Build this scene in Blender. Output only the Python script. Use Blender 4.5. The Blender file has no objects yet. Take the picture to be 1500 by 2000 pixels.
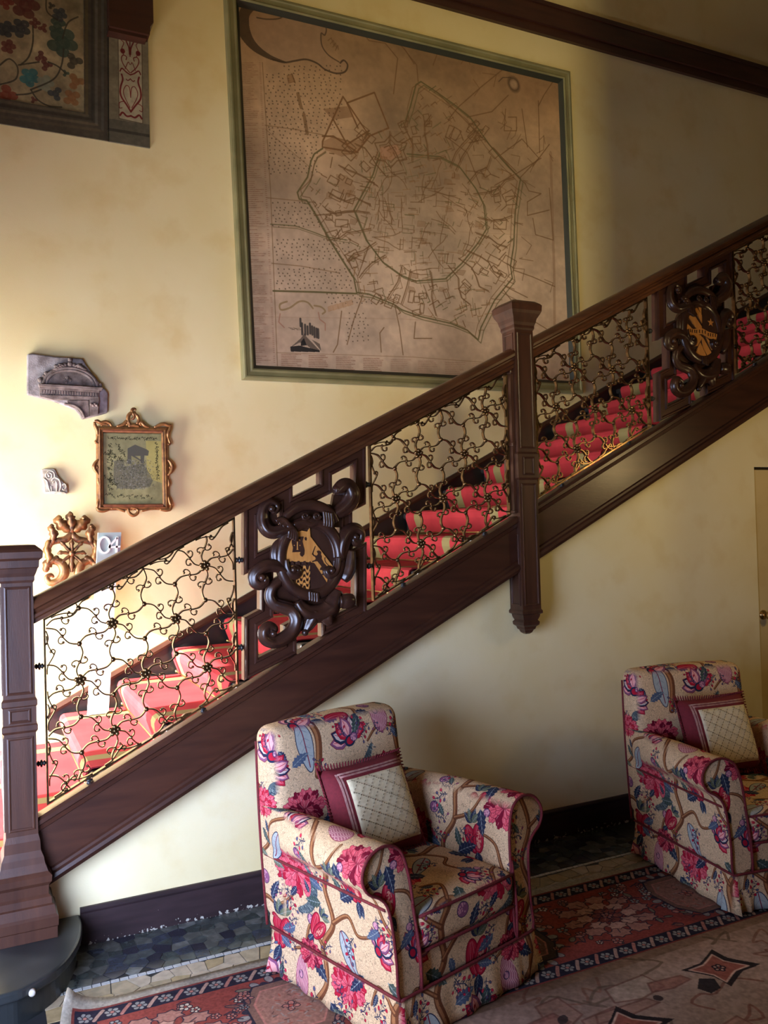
import bpy, math, random
import numpy as np
from mathutils import Vector, Matrix

sc = bpy.context.scene
COL = sc.collection
rnd = random.Random(7)

# ------------------------------------------------------------------ camera
FPX, CX, CY = 1660.0, 750.0, 1000.0
CAM = np.array([0.0, -3.855, 1.75])
_yaw, _pit, _rol = math.radians(25.7235), math.radians(0.9296), math.radians(1.5903)
_fw = np.array([math.sin(_yaw)*math.cos(_pit), math.cos(_yaw)*math.cos(_pit), math.sin(_pit)])
_rt = np.array([math.cos(_yaw), -math.sin(_yaw), 0.0])
_dn = np.cross(_fw, _rt)
_r2 = math.cos(_rol)*_rt + math.sin(_rol)*_dn
_d2 = -math.sin(_rol)*_rt + math.cos(_rol)*_dn
cd = bpy.data.cameras.new('camera')
cam = bpy.data.objects.new('camera', cd); COL.objects.link(cam)
m = Matrix.Identity(4)
for i in range(3):
    m[i][0] = _r2[i]; m[i][1] = -_d2[i]; m[i][2] = -_fw[i]; m[i][3] = CAM[i]
cam.matrix_world = m
cd.sensor_fit = 'AUTO'; cd.sensor_width = 36.0; cd.lens = FPX/2000*36.0
cd.clip_start = 0.05; cd.clip_end = 60
sc.camera = cam

# ------------------------------------------------------------------ world, lights, exposure
w = bpy.data.worlds.new('world'); sc.world = w; w.use_nodes = True
w.node_tree.nodes['Background'].inputs[0].default_value = (0.75, 0.87, 1.0, 1)
w.node_tree.nodes['Background'].inputs[1].default_value = 1.0
vs = sc.view_settings
vs.view_transform = 'Standard'; vs.look = 'None'; vs.gamma = 1.0; vs.use_curve_mapping = False
vs.exposure = 0.0

def area(name, loc, target, sx, sy, power, color, spread=180):
    l = bpy.data.lights.new(name, 'AREA'); l.shape = 'RECTANGLE'; l.size = sx; l.size_y = sy
    l.energy = power; l.color = color; l.spread = math.radians(spread)
    o = bpy.data.objects.new(name, l); COL.objects.link(o); o.location = loc
    o.rotation_euler = (Vector(target)-Vector(loc)).to_track_quat('-Z', 'Y').to_euler()
    return o
def point(name, loc, power, color, r):
    l = bpy.data.lights.new(name, 'POINT'); l.energy = power; l.color = color; l.shadow_soft_size = r
    o = bpy.data.objects.new(name, l); COL.objects.link(o); o.location = loc
    return o
# the sun shining in low through the street door, and the daylight of that door
sl = bpy.data.lights.new('sun', 'SUN'); sl.energy = 50; sl.angle = math.radians(0.8); sl.color = (1.0, 0.93, 0.80)
so_ = bpy.data.objects.new('sun', sl); COL.objects.link(so_); so_.location = (-8, 0, 6)
so_.rotation_euler = Vector((1.0, 0.16, -0.56)).to_track_quat('-Z', 'Y').to_euler()
area('door_daylight', (-0.98, 0.95, 1.15), (2.0, 1.2, 1.0), 0.85, 2.0, 205, (0.97, 0.98, 0.97))
# daylight through the glazed door on the viewer's side of the stairs
area('hall_door_daylight', (-0.98, -2.0, 1.05), (0.3, 0.0, 0.6), 1.5, 1.7, 104, (0.52, 0.65, 1.0), 114)
# added warm light behind the viewer for the upper wall and its shadow edge
area('added_upper_wall_light', (0.9, -6.15, 3.9), (3.6, 1.45, 4.1), 0.35, 1.6, 22, (1.0, 0.80, 0.40), 50)
# a lamp standing to the right, outside the picture
point('hall_lamp', (4.45, -1.45, 2.15), 24, (1.0, 0.72, 0.32), 0.14)

# ------------------------------------------------------------------ geometry constants
SL = 0.4945                      # slope of the stair
def pit(x): return 1.684 + SL*(x-2.427)
WY = 1.45                        # the wall behind the stair
GO, RI = 0.3222, 0.1593
def at(px, py, Y):               # a point of the photograph on the upright plane at depth Y
    r = _r2*((px-CX)/FPX) + _d2*((py-CY)/FPX) + _fw
    t = (Y-CAM[1])/r[1]
    return CAM + r*t

# ------------------------------------------------------------------ object helpers
def tag(o, label=None, cat=None, group=None, kind=None):
    if label: o['label'] = label
    if cat: o['category'] = cat
    if group: o['group'] = group
    if kind: o['kind'] = kind
    return o
def wloc(o):
    v = Vector((0, 0, 0))
    while o: v = v + o.location; o = o.parent
    return v
def thing(name, label, cat, loc=(0, 0, 0), rz=0.0, group=None):
    o = bpy.data.objects.new(name, None); COL.objects.link(o)
    o.location = loc; o.rotation_euler = (0, 0, rz); o.empty_display_size = 0.1
    return tag(o, label, cat, group)
def copy_tree(o, parent=None):
    c = o.copy(); COL.objects.link(c); c.parent = parent
    for ch in list(o.children): copy_tree(ch, c)
    return c

class MB:
    """collects shapes and links them as one mesh object"""
    def __init__(s): s.v = []; s.f = []; s.sm = []
    def add(s, vs, fs, smooth=False):
        b = len(s.v); s.v += [tuple(map(float, q)) for q in vs]
        s.f += [tuple(b+i for i in f) for f in fs]; s.sm += [smooth]*len(fs); return s
    def box(s, x0, x1, y0, y1, z0, z1):
        v = [(x, y, z) for z in (z0, z1) for y in (y0, y1) for x in (x0, x1)]
        return s.add(v, [(0, 2, 3, 1), (4, 5, 7, 6), (0, 1, 5, 4), (2, 6, 7, 3), (0, 4, 6, 2), (1, 3, 7, 5)])
    def prism(s, poly, y0, y1):                    # poly in (x, z), y0 the front
        n = len(poly)
        a = sum(poly[i][0]*poly[(i+1) % n][1]-poly[(i+1) % n][0]*poly[i][1] for i in range(n))
        if a < 0: poly = poly[::-1]
        v = [(p[0], y0, p[1]) for p in poly]+[(p[0], y1, p[1]) for p in poly]
        f = [tuple(range(n)), tuple(range(2*n-1, n-1, -1))]
        f += [(i, n+i, n+(i+1) % n, (i+1) % n) for i in range(n)]
        return s.add(v, f)
    def slab(s, poly, z0, z1):                     # poly in (x, y)
        n = len(poly)
        a = sum(poly[i][0]*poly[(i+1) % n][1]-poly[(i+1) % n][0]*poly[i][1] for i in range(n))
        if a < 0: poly = poly[::-1]
        v = [(p[0], p[1], z1) for p in poly]+[(p[0], p[1], z0) for p in poly]
        f = [tuple(range(n)), tuple(range(2*n-1, n-1, -1))]
        f += [(i, n+i, n+(i+1) % n, (i+1) % n) for i in range(n)]
        return s.add(v, f)
    def sweep(s, pts, prof, closed=True, y=0.0):   # mitred moulding along (x, z) points; prof [(offset, depth forward)] closed loop
        n = len(pts); P = [np.array(p, float) for p in pts]; R = []
        for i in range(n):
            a = P[(i-1) % n] if closed or i > 0 else None
            b = P[(i+1) % n] if closed or i < n-1 else None
            d1 = (P[i]-a)/np.linalg.norm(P[i]-a) if a is not None else None
            d2 = (b-P[i])/np.linalg.norm(b-P[i]) if b is not None else None
            if d1 is None: d1 = d2
            if d2 is None: d2 = d1
            n1 = np.array([-d1[1], d1[0]]); n2 = np.array([-d2[1], d2[0]])
            mm = n1+n2; mm = mm/np.dot(mm, mm)*2.0
            R.append([(P[i][0]+mm[0]*o, y-d, P[i][1]+mm[1]*o) for o, d in prof])
        k = len(prof); v = [q for r in R for q in r]; f = []
        for i in range(n if closed else n-1):
            j = (i+1) % n
            for a in range(k):
                b = (a+1) % k; f.append((i*k+a, i*k+b, j*k+b, j*k+a))
        if not closed: f += [tuple(range(k))[::-1], tuple((n-1)*k+a for a in range(k))]
        return s.add(v, f)
    def tube(s, path, rad, n=8, ky=1.0, smooth=True, rot=0.0, caps=True, refy=(0, 1, 0)):
        P = [np.array(p, float) for p in path]; N = len(P)
        if not hasattr(rad, '__len__'): rad = [rad]*N
        v = []; f = []; ry = np.array(refy, float)
        for i in range(N):
            d = P[min(i+1, N-1)]-P[max(i-1, 0)]; d = d/(np.linalg.norm(d)+1e-9)
            a = np.cross(ry, d); la = np.linalg.norm(a)
            a = a/la if la > 1e-6 else np.array([1., 0, 0])
            b = np.cross(d, a)
            for k in range(n):
                t = 2*math.pi*k/n+rot
                v.append(P[i]+a*math.cos(t)*rad[i]+b*math.sin(t)*rad[i]*ky)
        for i in range(N-1):
            for k in range(n):
                q = (k+1) % n; f.append((i*n+k, i*n+q, (i+1)*n+q, (i+1)*n+k))
        if caps: f += [tuple(range(n))[::-1], tuple((N-1)*n+k for k in range(n))]
        return s.add(v, f, smooth)
    def bar(s, path, w, d, y):                     # flat bar: w in the plane, d deep, along (x, z) path
        r = math.sqrt(0.5)
        P = [np.array(p, float) for p in path]; N = len(P); v = []; f = []
        for i in range(N):
            t = P[min(i+1, N-1)]-P[max(i-1, 0)]; t = t/(np.linalg.norm(t)+1e-9); nn = np.array([-t[1], t[0]])*w/2
            for a, b in ((-1, -1), (1, -1), (1, 1), (-1, 1)):
                q = P[i]+nn*a; v.append((q[0], y+b*d/2, q[1]))
        for i in range(N-1):
            for k in range(4):
                q = (k+1) % 4; f.append((i*4+k, i*4+q, (i+1)*4+q, (i+1)*4+k))
        f += [(0, 1, 2, 3)[::-1], tuple((N-1)*4+k for k in range(4))]
        return s.add(v, f)
    def ball(s, c, r, nu=8, nv=6, sy=1.0, sz=1.0):
        v = []; f = []
        for i in range(nv+1):
            p = math.pi*i/nv
            for k in range(nu):
                t = 2*math.pi*k/nu
                v.append((c[0]+r*math.sin(p)*math.cos(t), c[1]+r*sy*math.sin(p)*math.sin(t), c[2]+r*sz*math.cos(p)))
        for i in range(nv):
            for k in range(nu):
                q = (k+1) % nu; f.append((i*nu+k, (i+1)*nu+k, (i+1)*nu+q, i*nu+q))
        return s.add(v, f, True)
    def stack(s, cx, cy, prof):                    # square turning: [(half width, z)]
        v = []; f = []
        for h, z in prof:
            v += [(cx-h, cy-h, z), (cx+h, cy-h, z), (cx+h, cy+h, z), (cx-h, cy+h, z)]
        for i in range(len(prof)-1):
            for k in range(4):
                q = (k+1) % 4; f.append((i*4+k, i*4+q, i*4+4+q, i*4+4+k))
        f += [(3, 2, 1, 0), tuple(len(v)-4+k for k in range(4))]
        return s.add(v, f)
    def lathe(s, c, prof, axis='z', n=12):         # prof [(r, t)] round axis through c
        v = []; f = []
        for r, t in prof:
            for k in range(n):
                a = 2*math.pi*k/n; p, q = r*math.cos(a), r*math.sin(a)
                v.append({'z': (c[0]+p, c[1]+q, c[2]+t), 'y': (c[0]+p, c[1]+t, c[2]+q), 'x': (c[0]+t, c[1]+p, c[2]+q)}[axis])
        for i in range(len(prof)-1):
            for k in range(n):
                q = (k+1) % n; f.append((i*n+k, i*n+q, i*n+n+q, i*n+n+k))
        f += [tuple(range(n))[::-1], tuple(len(v)-n+k for k in range(n))]
        return s.add(v, f, True)
    def rbox(s, c, d, r, seg=6, fn=None):          # soft box, centre c, full size d, rounding r
        vs = {}; V = []; F = []
        h = [q/2 for q in d]
        def pt(p):
            q = [max(-h[i]+r, min(h[i]-r, p[i]*h[i])) for i in range(3)]
            e = [p[i]*h[i]-q[i] for i in range(3)]; L = math.sqrt(sum(x*x for x in e))
            o = [q[i]+(e[i]/L*r if L > 1e-9 else 0) for i in range(3)]
            if fn: o = fn(*o)
            return (c[0]+o[0], c[1]+o[1], c[2]+o[2])
        # grid lines denser at the rounded ends
        def lines(i):
            k = r/h[i]; a = [-1+k*(1-math.cos(math.pi/2*j/3)) for j in range(4)] if k < 1 else [-1]
            a = [-1+k*j/3 for j in range(4)]
            mid = [(-1+k)+(2-2*k)*j/seg for j in range(1, seg)]
            return a+mid+[-x for x in a[::-1]]
        G = [lines(0), lines(1), lines(2)]
        def idx(p):
            key = tuple(round(x, 5) for x in p)
            if key not in vs: vs[key] = len(V); V.append(pt(p))
            return vs[key]
        for ax in range(3):
            u, w_ = (ax+1) % 3, (ax+2) % 3
            for sgn in (-1, 1):
                for i in range(len(G[u])-1):
                    for j in range(len(G[w_])-1):
                        q = []
                        for a, b in ((i, j), (i+1, j), (i+1, j+1), (i, j+1)):
                            p = [0, 0, 0]; p[ax] = sgn; p[u] = G[u][a]; p[w_] = G[w_][b]; q.append(idx(p))
                        F.append(tuple(q) if sgn > 0 else tuple(q[::-1]))
        return s.add(V, F, True)
    def mesh(s, name, off=(0, 0, 0)):
        me = bpy.data.meshes.new(name)
        me.from_pydata([(x-off[0], y-off[1], z-off[2]) for x, y, z in s.v], [], s.f)
        me.polygons.foreach_set('use_smooth', s.sm); me.update()
        return me
    def build(s, name, mt, parent=None, world=True, kind=None, label=None):
        off = wloc(parent) if (parent and world) else Vector((0, 0, 0))
        me = s.mesh(name, off); me.materials.append(mt)
        o = bpy.data.objects.new(name, me); COL.objects.link(o); o.parent = parent
        if kind: o['kind'] = kind
        if label: o['label'] = label
        return o
def solo(name, mb, mt, label, cat, group=None):    # a thing that is one mesh, origin at its middle
    a = np.array(mb.v); c = (a.min(0)+a.max(0))/2; c[2] = a[:, 2].min()
    me = mb.mesh(name, c); me.materials.append(mt)
    o = bpy.data.objects.new(name, me); COL.objects.link(o); o.location = c
    return tag(o, label, cat, group)
def struct(name, mb, mt, parent=None): return mb.build(name, mt, parent, kind='structure')
def uvplane(o, fu, fv):                            # uv from local vertex coordinates
    me = o.data; uv = me.uv_layers.new(name='uv')
    for l in me.loops:
        co = me.vertices[l.vertex_index].co; uv.data[l.index].uv = (fu(co), fv(co))
def bevel(o, w, seg=2):
    b = o.modifiers.new('bevel', 'BEVEL'); b.width = w; b.segments = seg; b.limit_method = 'ANGLE'; b.angle_limit = math.radians(40)
    return o
def cr(pts, k=6, closed=False):                    # smooth curve through points
    P = [np.array(p, float) for p in pts]; n = len(P); out = []
    for i in range(n if closed else n-1):
        if closed: a, b, c, d = P[(i-1) % n], P[i], P[(i+1) % n], P[(i+2) % n]
        else: a, b, c, d = P[max(i-1, 0)], P[i], P[i+1], P[min(i+2, n-1)]
        for j in range(k):
            t = j/k
            out.append(0.5*((2*b)+(c-a)*t+(2*a-5*b+4*c-d)*t*t+(3*b-a-3*c+d)*t**3))
    if not closed: out.append(P[-1])
    return out
def lerp_list(vals, n):
    x = np.linspace(0, len(vals)-1, n); return list(np.interp(x, range(len(vals)), vals))
def s2l(c):
    return tuple((q/12.92 if q <= 0.04045 else ((q+0.055)/1.055)**2.4) for q in (x/255 for x in c))

# ------------------------------------------------------------------ materials
def mat(name, c1, c2=None, rough=0.6, metal=0.0, scale=(4, 4, 4), detail=4, lo=0.35, hi=0.65, bump=0.0, bscale=None, coat=0.0, spec=0.5):
    mt = bpy.data.materials.new(name); mt.use_nodes = True; nt = mt.node_tree; N = nt.nodes; L = nt.links
    b = N['Principled BSDF']; b.inputs['Roughness'].default_value = rough; b.inputs['Metallic'].default_value = metal
    b.inputs['Coat Weight'].default_value = coat; b.inputs['Coat Roughness'].default_value = 0.2
    b.inputs['Specular IOR Level'].default_value = spec
    tc = N.new('ShaderNodeTexCoord'); mp = N.new('ShaderNodeMapping'); mp.inputs['Scale'].default_value = scale
    L.new(tc.outputs['Object'], mp.inputs['Vector'])
    nz = N.new('ShaderNodeTexNoise'); nz.inputs['Scale'].default_value = 1.0; nz.inputs['Detail'].default_value = detail
    L.new(mp.outputs['Vector'], nz.inputs['Vector'])
    rp = N.new('ShaderNodeValToRGB'); rp.color_ramp.elements[0].position = lo; rp.color_ramp.elements[1].position = hi
    c2 = c2 or tuple(x*0.8 for x in c1)
    rp.color_ramp.elements[0].color = (*c1, 1); rp.color_ramp.elements[1].color = (*c2, 1)
    L.new(nz.outputs['Fac'], rp.inputs['Fac']); L.new(rp.outputs['Color'], b.inputs['Base Color'])
    if bump:
        bp = N.new('ShaderNodeBump'); bp.inputs['Strength'].default_value = bump; bp.inputs['Distance'].default_value = 0.004
        n2 = N.new('ShaderNodeTexNoise'); n2.inputs['Detail'].default_value = 5
        m2 = N.new('ShaderNodeMapping'); m2.inputs['Scale'].default_value = bscale or scale
        L.new(tc.outputs['Object'], m2.inputs['Vector']); L.new(m2.outputs['Vector'], n2.inputs['Vector'])
        L.new(n2.outputs['Fac'], bp.inputs['Height']); L.new(bp.outputs['Normal'], b.inputs['Normal'])
    return mt
def grad_wall(name, a, b, c):                      # mottled plaster: cream, deeper ochre clouds, fine dirt
    mt = mat(name, a, b, rough=0.85, scale=(1.3, 1.3, 1.3), detail=6, lo=0.35, hi=0.72, bump=0.12, bscale=(40, 40, 40), spec=0.25)
    nt = mt.node_tree; N = nt.nodes; L = nt.links; bs = N['Principled BSDF']
    src = bs.inputs['Base Color'].links[0].from_socket
    tc = [n for n in N if n.type == 'TEX_COORD'][0]
    nz = N.new('ShaderNodeTexNoise'); nz.inputs['Scale'].default_value = 4.5; nz.inputs['Detail'].default_value = 7
    L.new(tc.outputs['Object'], nz.inputs['Vector'])
    rp = N.new('ShaderNodeValToRGB'); rp.color_ramp.elements[0].position = 0.52; rp.color_ramp.elements[1].position = 0.75
    rp.color_ramp.elements[0].color = (0, 0, 0, 1); rp.color_ramp.elements[1].color = (0.55, 0.55, 0.55, 1)
    L.new(nz.outputs['Fac'], rp.inputs['Fac'])
    mx = N.new('ShaderNodeMixRGB'); mx.inputs['Color2'].default_value = (*c, 1)
    L.new(rp.outputs['Color'], mx.inputs['Fac']); L.new(src, mx.inputs['Color1']); L.new(mx.outputs['Color'], bs.inputs['Base Color'])
    return mt
M = {}
M['wall'] = grad_wall('plaster', s2l((222, 208, 164)), s2l((214, 195, 142)), s2l((204, 178, 120)))
M['wall2'] = grad_wall('plaster_low', s2l((226, 214, 176)), s2l((220, 202, 150)), s2l((210, 186, 128)))
M['wall_far'] = mat('dark_unseen_wall', s2l((104, 84, 58)), rough=0.7)  # unseen walls made dark to cut the light they bounce back
M['ceiling'] = mat('ceiling_paint', s2l((190, 175, 140)), rough=0.9)
M['wood'] = mat('dark_walnut', (0.032, 0.011, 0.007), (0.058, 0.020, 0.011), rough=0.34, scale=(3, 22, 22), lo=0.3, hi=0.75, bump=0.08, bscale=(6, 50, 50), coat=0.1, spec=0.4)
M['woodv'] = mat('dark_walnut_upright', (0.036, 0.013, 0.008), (0.070, 0.026, 0.014), rough=0.38, scale=(24, 24, 2.5), lo=0.3, hi=0.75, bump=0.08, bscale=(50, 50, 5), coat=0.1, spec=0.4)
M['carved'] = mat('carved_walnut', (0.026, 0.010, 0.007), (0.058, 0.022, 0.012), rough=0.3, scale=(14, 14, 14), lo=0.35, hi=0.75, coat=0.15, spec=0.45)
M['rail'] = mat('polished_rail', (0.048, 0.016, 0.008), (0.10, 0.036, 0.015), rough=0.28, scale=(3, 30, 30), lo=0.3, hi=0.75, coat=0.15, spec=0.45)
M['inlay'] = mat('pear_inlay', (0.50, 0.20, 0.045), (0.62, 0.28, 0.07), rough=0.4, scale=(60, 30, 8), coat=0.2)
M['inlay_dark'] = mat('ebony_inlay', (0.035, 0.013, 0.009), (0.05, 0.02, 0.012), rough=0.4, scale=(30, 30, 8), coat=0.2)
M['iron'] = mat('gilt_iron', (0.24, 0.145, 0.062), (0.10, 0.058, 0.028), rough=0.24, metal=0.9, scale=(40, 40, 40))
M['black'] = mat('black_paint', (0.012, 0.011, 0.011), (0.022, 0.02, 0.02), rough=0.35, scale=(9, 9, 9))
M['step'] = mat('black_step', (0.016, 0.018, 0.018), (0.028, 0.03, 0.03), rough=0.28, scale=(7, 7, 7), bump=0.05, bscale=(30, 30, 30))
M['skirt'] = mat('painted_skirting', (0.020, 0.011, 0.012), (0.034, 0.018, 0.020), rough=0.45, scale=(5, 5, 30))
M['skirt_up'] = mat('black_skirting', (0.010, 0.009, 0.010), (0.018, 0.014, 0.014), rough=0.35, scale=(5, 5, 5))
M['frame'] = mat('olive_frame', s2l((128, 122, 84)), s2l((108, 104, 70)), rough=0.5, scale=(5, 5, 5))
M['frame_dark'] = mat('dark_green_liner', s2l((42, 44, 32)), rough=0.5)
M['gilt'] = mat('old_gilding', (0.33, 0.16, 0.055), (0.16, 0.066, 0.028), rough=0.4, metal=0.55, scale=(35, 35, 35), lo=0.35, hi=0.7)
M['redgilt'] = mat('bole_gilding', (0.30, 0.11, 0.05), (0.17, 0.06, 0.03), rough=0.45, metal=0.35, scale=(30, 30, 30))
M['gilt_dark'] = mat('dark_gilding', (0.27, 0.12, 0.045), (0.075, 0.035, 0.018), rough=0.42, metal=0.5, scale=(38, 38, 38), lo=0.38, hi=0.62)
M['stone'] = mat('weathered_stone', s2l((158, 150, 150)), s2l((104, 94, 92)), rough=0.9, scale=(16, 16, 16), detail=8, bump=0.5, bscale=(30, 30, 30))
M['stone2'] = mat('brown_stone', s2l((134, 118, 112)), s2l((88, 74, 68)), rough=0.9, scale=(22, 22, 22), detail=8, bump=0.5, bscale=(45, 45, 45))
M['stone3'] = mat('pale_marble', s2l((190, 182, 170)), s2l((140, 128, 112)), rough=0.8, scale=(30, 30, 30), detail=6, bump=0.3, bscale=(60, 60, 60))
M['white'] = mat('white_card', (0.82, 0.82, 0.80), rough=0.5)
M['header'] = mat('grey_card', s2l((160, 178, 178)), rough=0.5)
M['piping'] = mat('burgundy_piping', (0.17, 0.009, 0.014), (0.10, 0.005, 0.009), rough=0.8, scale=(150, 150, 150))
M['cream'] = mat('cream_linen', s2l((226, 212, 176)), s2l((214, 198, 160)), rough=0.9, scale=(60, 60, 60), bump=0.15, bscale=(250, 250, 250))
M['brass'] = mat('brass', (0.55, 0.36, 0.14), rough=0.3, metal=1.0)
M['grout'] = mat('dark_grout', (0.012, 0.012, 0.014), rough=0.6, scale=(20, 20, 20))
M['door'] = grad_wall('door_paint', s2l((206, 184, 132)), s2l((196, 172, 118)), s2l((180, 152, 100)))
M['gap'] = mat('gap_dark', (0.03, 0.018, 0.01), rough=0.8)
M['thread'] = mat('brown_thread', (0.10, 0.055, 0.03), rough=0.9)

# --- painted pictures, drawn here with numpy and kept in memory
class Cv:
    def __init__(s, W, H, col, wrap=False):
        s.W, s.H, s.wrap = W, H, wrap; s.a = np.empty((H, W, 3), np.float32); s.a[:] = np.array(col, np.float32)/255
    def _put(s, x0, y0, msk, col, al):
        h, w_ = msk.shape; c = np.array(col, np.float32)/255
        if s.wrap:
            ix = np.ix_(np.arange(y0, y0+h) % s.H, np.arange(x0, x0+w_) % s.W)
            k = (msk*al)[..., None]; s.a[ix] = s.a[ix]*(1-k)+c*k
        else:
            X0, Y0, X1, Y1 = max(x0, 0), max(y0, 0), min(x0+w_, s.W), min(y0+h, s.H)
            if X1 <= X0 or Y1 <= Y0: return
            k = (msk[Y0-y0:Y1-y0, X0-x0:X1-x0]*al)[..., None]
            s.a[Y0:Y1, X0:X1] = s.a[Y0:Y1, X0:X1]*(1-k)+c*k
    def line(s, pts, wd, col, al=1.0):
        wd2 = wd if hasattr(wd, '__len__') else [wd]*len(pts)
        P = np.array(pts, np.float32); mw = max(wd2)/2+1.5
        x0, y0 = np.floor(P.min(0)-mw).astype(int); x1, y1 = np.ceil(P.max(0)+mw).astype(int)
        if not s.wrap:
            x0, y0, x1, y1 = max(x0, 0), max(y0, 0), min(x1, s.W), min(y1, s.H)
        if x1 <= x0 or y1 <= y0: return
        msk = np.zeros((y1-y0, x1-x0), np.float32)
        for i in range(len(P)-1):
            a, b = P[i], P[i+1]; r0, r1 = wd2[i]/2, wd2[i+1]/2; mr = max(r0, r1)+1.5
            ax0, ay0 = np.floor(np.minimum(a, b)-mr).astype(int); ax1, ay1 = np.ceil(np.maximum(a, b)+mr).astype(int)
            ax0, ay0, ax1, ay1 = max(ax0, x0), max(ay0, y0), min(ax1, x1), min(ay1, y1)
            if ax1 <= ax0 or ay1 <= ay0: continue
            xs = np.arange(ax0, ax1)[None, :]+0.5; ys = np.arange(ay0, ay1)[:, None]+0.5
            d = b-a; L2 = float(d@d)+1e-6
            t = np.clip(((xs-a[0])*d[0]+(ys-a[1])*d[1])/L2, 0, 1)
            ds = np.hypot(xs-a[0]-t*d[0], ys-a[1]-t*d[1])
            k = np.clip(r0+(r1-r0)*t-ds+0.5, 0, 1)
            sub = msk[ay0-y0:ay1-y0, ax0-x0:ax1-x0]; np.maximum(sub, k, out=sub)
        s._put(x0, y0, msk, col, al)
    def poly(s, pts, col, al=1.0, edge=None, ew=1.5):
        P = np.array(pts, np.float32)
        x0, y0 = np.floor(P.min(0)).astype(int)-1; x1, y1 = np.ceil(P.max(0)).astype(int)+1
        if not s.wrap:
            x0, y0, x1, y1 = max(x0, 0), max(y0, 0), min(x1, s.W), min(y1, s.H)
        if x1 > x0 and y1 > y0:
            xs = np.arange(x0, x1)[None, :]+0.5; ys = np.arange(y0, y1)[:, None]+0.5
            ins = np.zeros((y1-y0, x1-x0), bool); n = len(P)
            for i in range(n):
                a, b = P[i], P[(i+1) % n]
                if a[1] == b[1]: continue
                c = ((a[1] > ys) != (b[1] > ys)) & (xs < (b[0]-a[0])*(ys-a[1])/(b[1]-a[1])+a[0]); ins ^= c
            s._put(x0, y0, ins.astype(np.float32), col, al)
        if edge is not None: s.line(list(pts)+[pts[0]], ew, edge, al)
    def ell(s, cx, cy, rx, ry, col, al=1.0, rot=0.0, edge=None, ew=1.5, n=28):
        c_, s_ = math.cos(rot), math.sin(rot)
        p = [(cx+rx*math.cos(t)*c_-ry*math.sin(t)*s_, cy+rx*math.cos(t)*s_+ry*math.sin(t)*c_) for t in np.linspace(0, 2*math.pi, n, endpoint=False)]
        s.poly(p, col, al, edge, ew)
    def noise(s, cell, amp, seed=0, col=None):     # multiply by smooth noise
        n = vnoise(s.W, s.H, cell, seed)
        if col is None: s.a *= (1+amp*(n-0.5)*2)[..., None]
        else:
            k = (np.clip(n-0.45, 0, 1)*2*amp)[..., None]; s.a = s.a*(1-k)+np.array(col, np.float32)/255*k
    def image(s, name):
        im = bpy.data.images.new(name, s.W, s.H, alpha=False)
        px = np.ones((s.H, s.W, 4), np.float32); px[..., :3] = np.clip(s.a[::-1], 0, 1)
        im.pixels.foreach_set(px.ravel()); im.update(); im.pack()
        return im
def vnoise(W, H, cell, seed):
    r = np.random.RandomState(seed); out = np.zeros((H, W), np.float32); amp, tot = 1.0, 0
    for o in range(3):
        gw, gh = max(2, int(W/cell)), max(2, int(H/cell)); g = r.rand(gh, gw).astype(np.float32)
        x = np.arange(W)*gw/W; y = np.arange(H)*gh/H
        xi, yi = x.astype(int), y.astype(int); fx, fy = x-xi, y-yi; fx = fx*fx*(3-2*fx); fy = fy*fy*(3-2*fy)
        a = g[np.ix_(yi % gh, xi % gw)]; b = g[np.ix_(yi % gh, (xi+1) % gw)]; c = g[np.ix_((yi+1) % gh, xi % gw)]; d = g[np.ix_((yi+1) % gh, (xi+1) % gw)]
        out += amp*((a*(1-fx)+b*fx)*(1-fy)[:, None]+(c*(1-fx)+d*fx)*fy[:, None]); tot += amp; amp *= 0.5; cell /= 2
    return out/tot
def imat(name, im, rough=0.9, box=None, metal=0.0, spec=0.3, bump=0.0):
    mt = bpy.data.materials.new(name); mt.use_nodes = True; nt = mt.node_tree; N = nt.nodes; L = nt.links
    b = N['Principled BSDF']; b.inputs['Roughness'].default_value = rough; b.inputs['Metallic'].default_value = metal
    b.inputs['Specular IOR Level'].default_value = spec
    t = N.new('ShaderNodeTexImage'); t.image = im; tc = N.new('ShaderNodeTexCoord')
    if box:
        mp = N.new('ShaderNodeMapping'); mp.inputs['Scale'].default_value = (1/box,)*3; mp.inputs['Location'].default_value = (0.37, 0.21, 0.12)
        L.new(tc.outputs['Object'], mp.inputs['Vector']); L.new(mp.outputs['Vector'], t.inputs['Vector'])
        t.projection = 'BOX'; t.projection_blend = 0.25
    else: L.new(tc.outputs['UV'], t.inputs['Vector'])
    L.new(t.outputs['Color'], b.inputs['Base Color'])
    if bump:
        nz = N.new('ShaderNodeTexNoise'); nz.inputs['Scale'].default_value = 300; nz.inputs['Detail'].default_value = 2
        L.new(tc.outputs['Object'], nz.inputs['Vector'])
        bp = N.new('ShaderNodeBump'); bp.inputs['Strength'].default_value = bump; bp.inputs['Distance'].default_value = 0.002
        L.new(nz.outputs['Fac'], bp.inputs['Height']); L.new(bp.outputs['Normal'], b.inputs['Normal'])
    return mt
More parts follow.
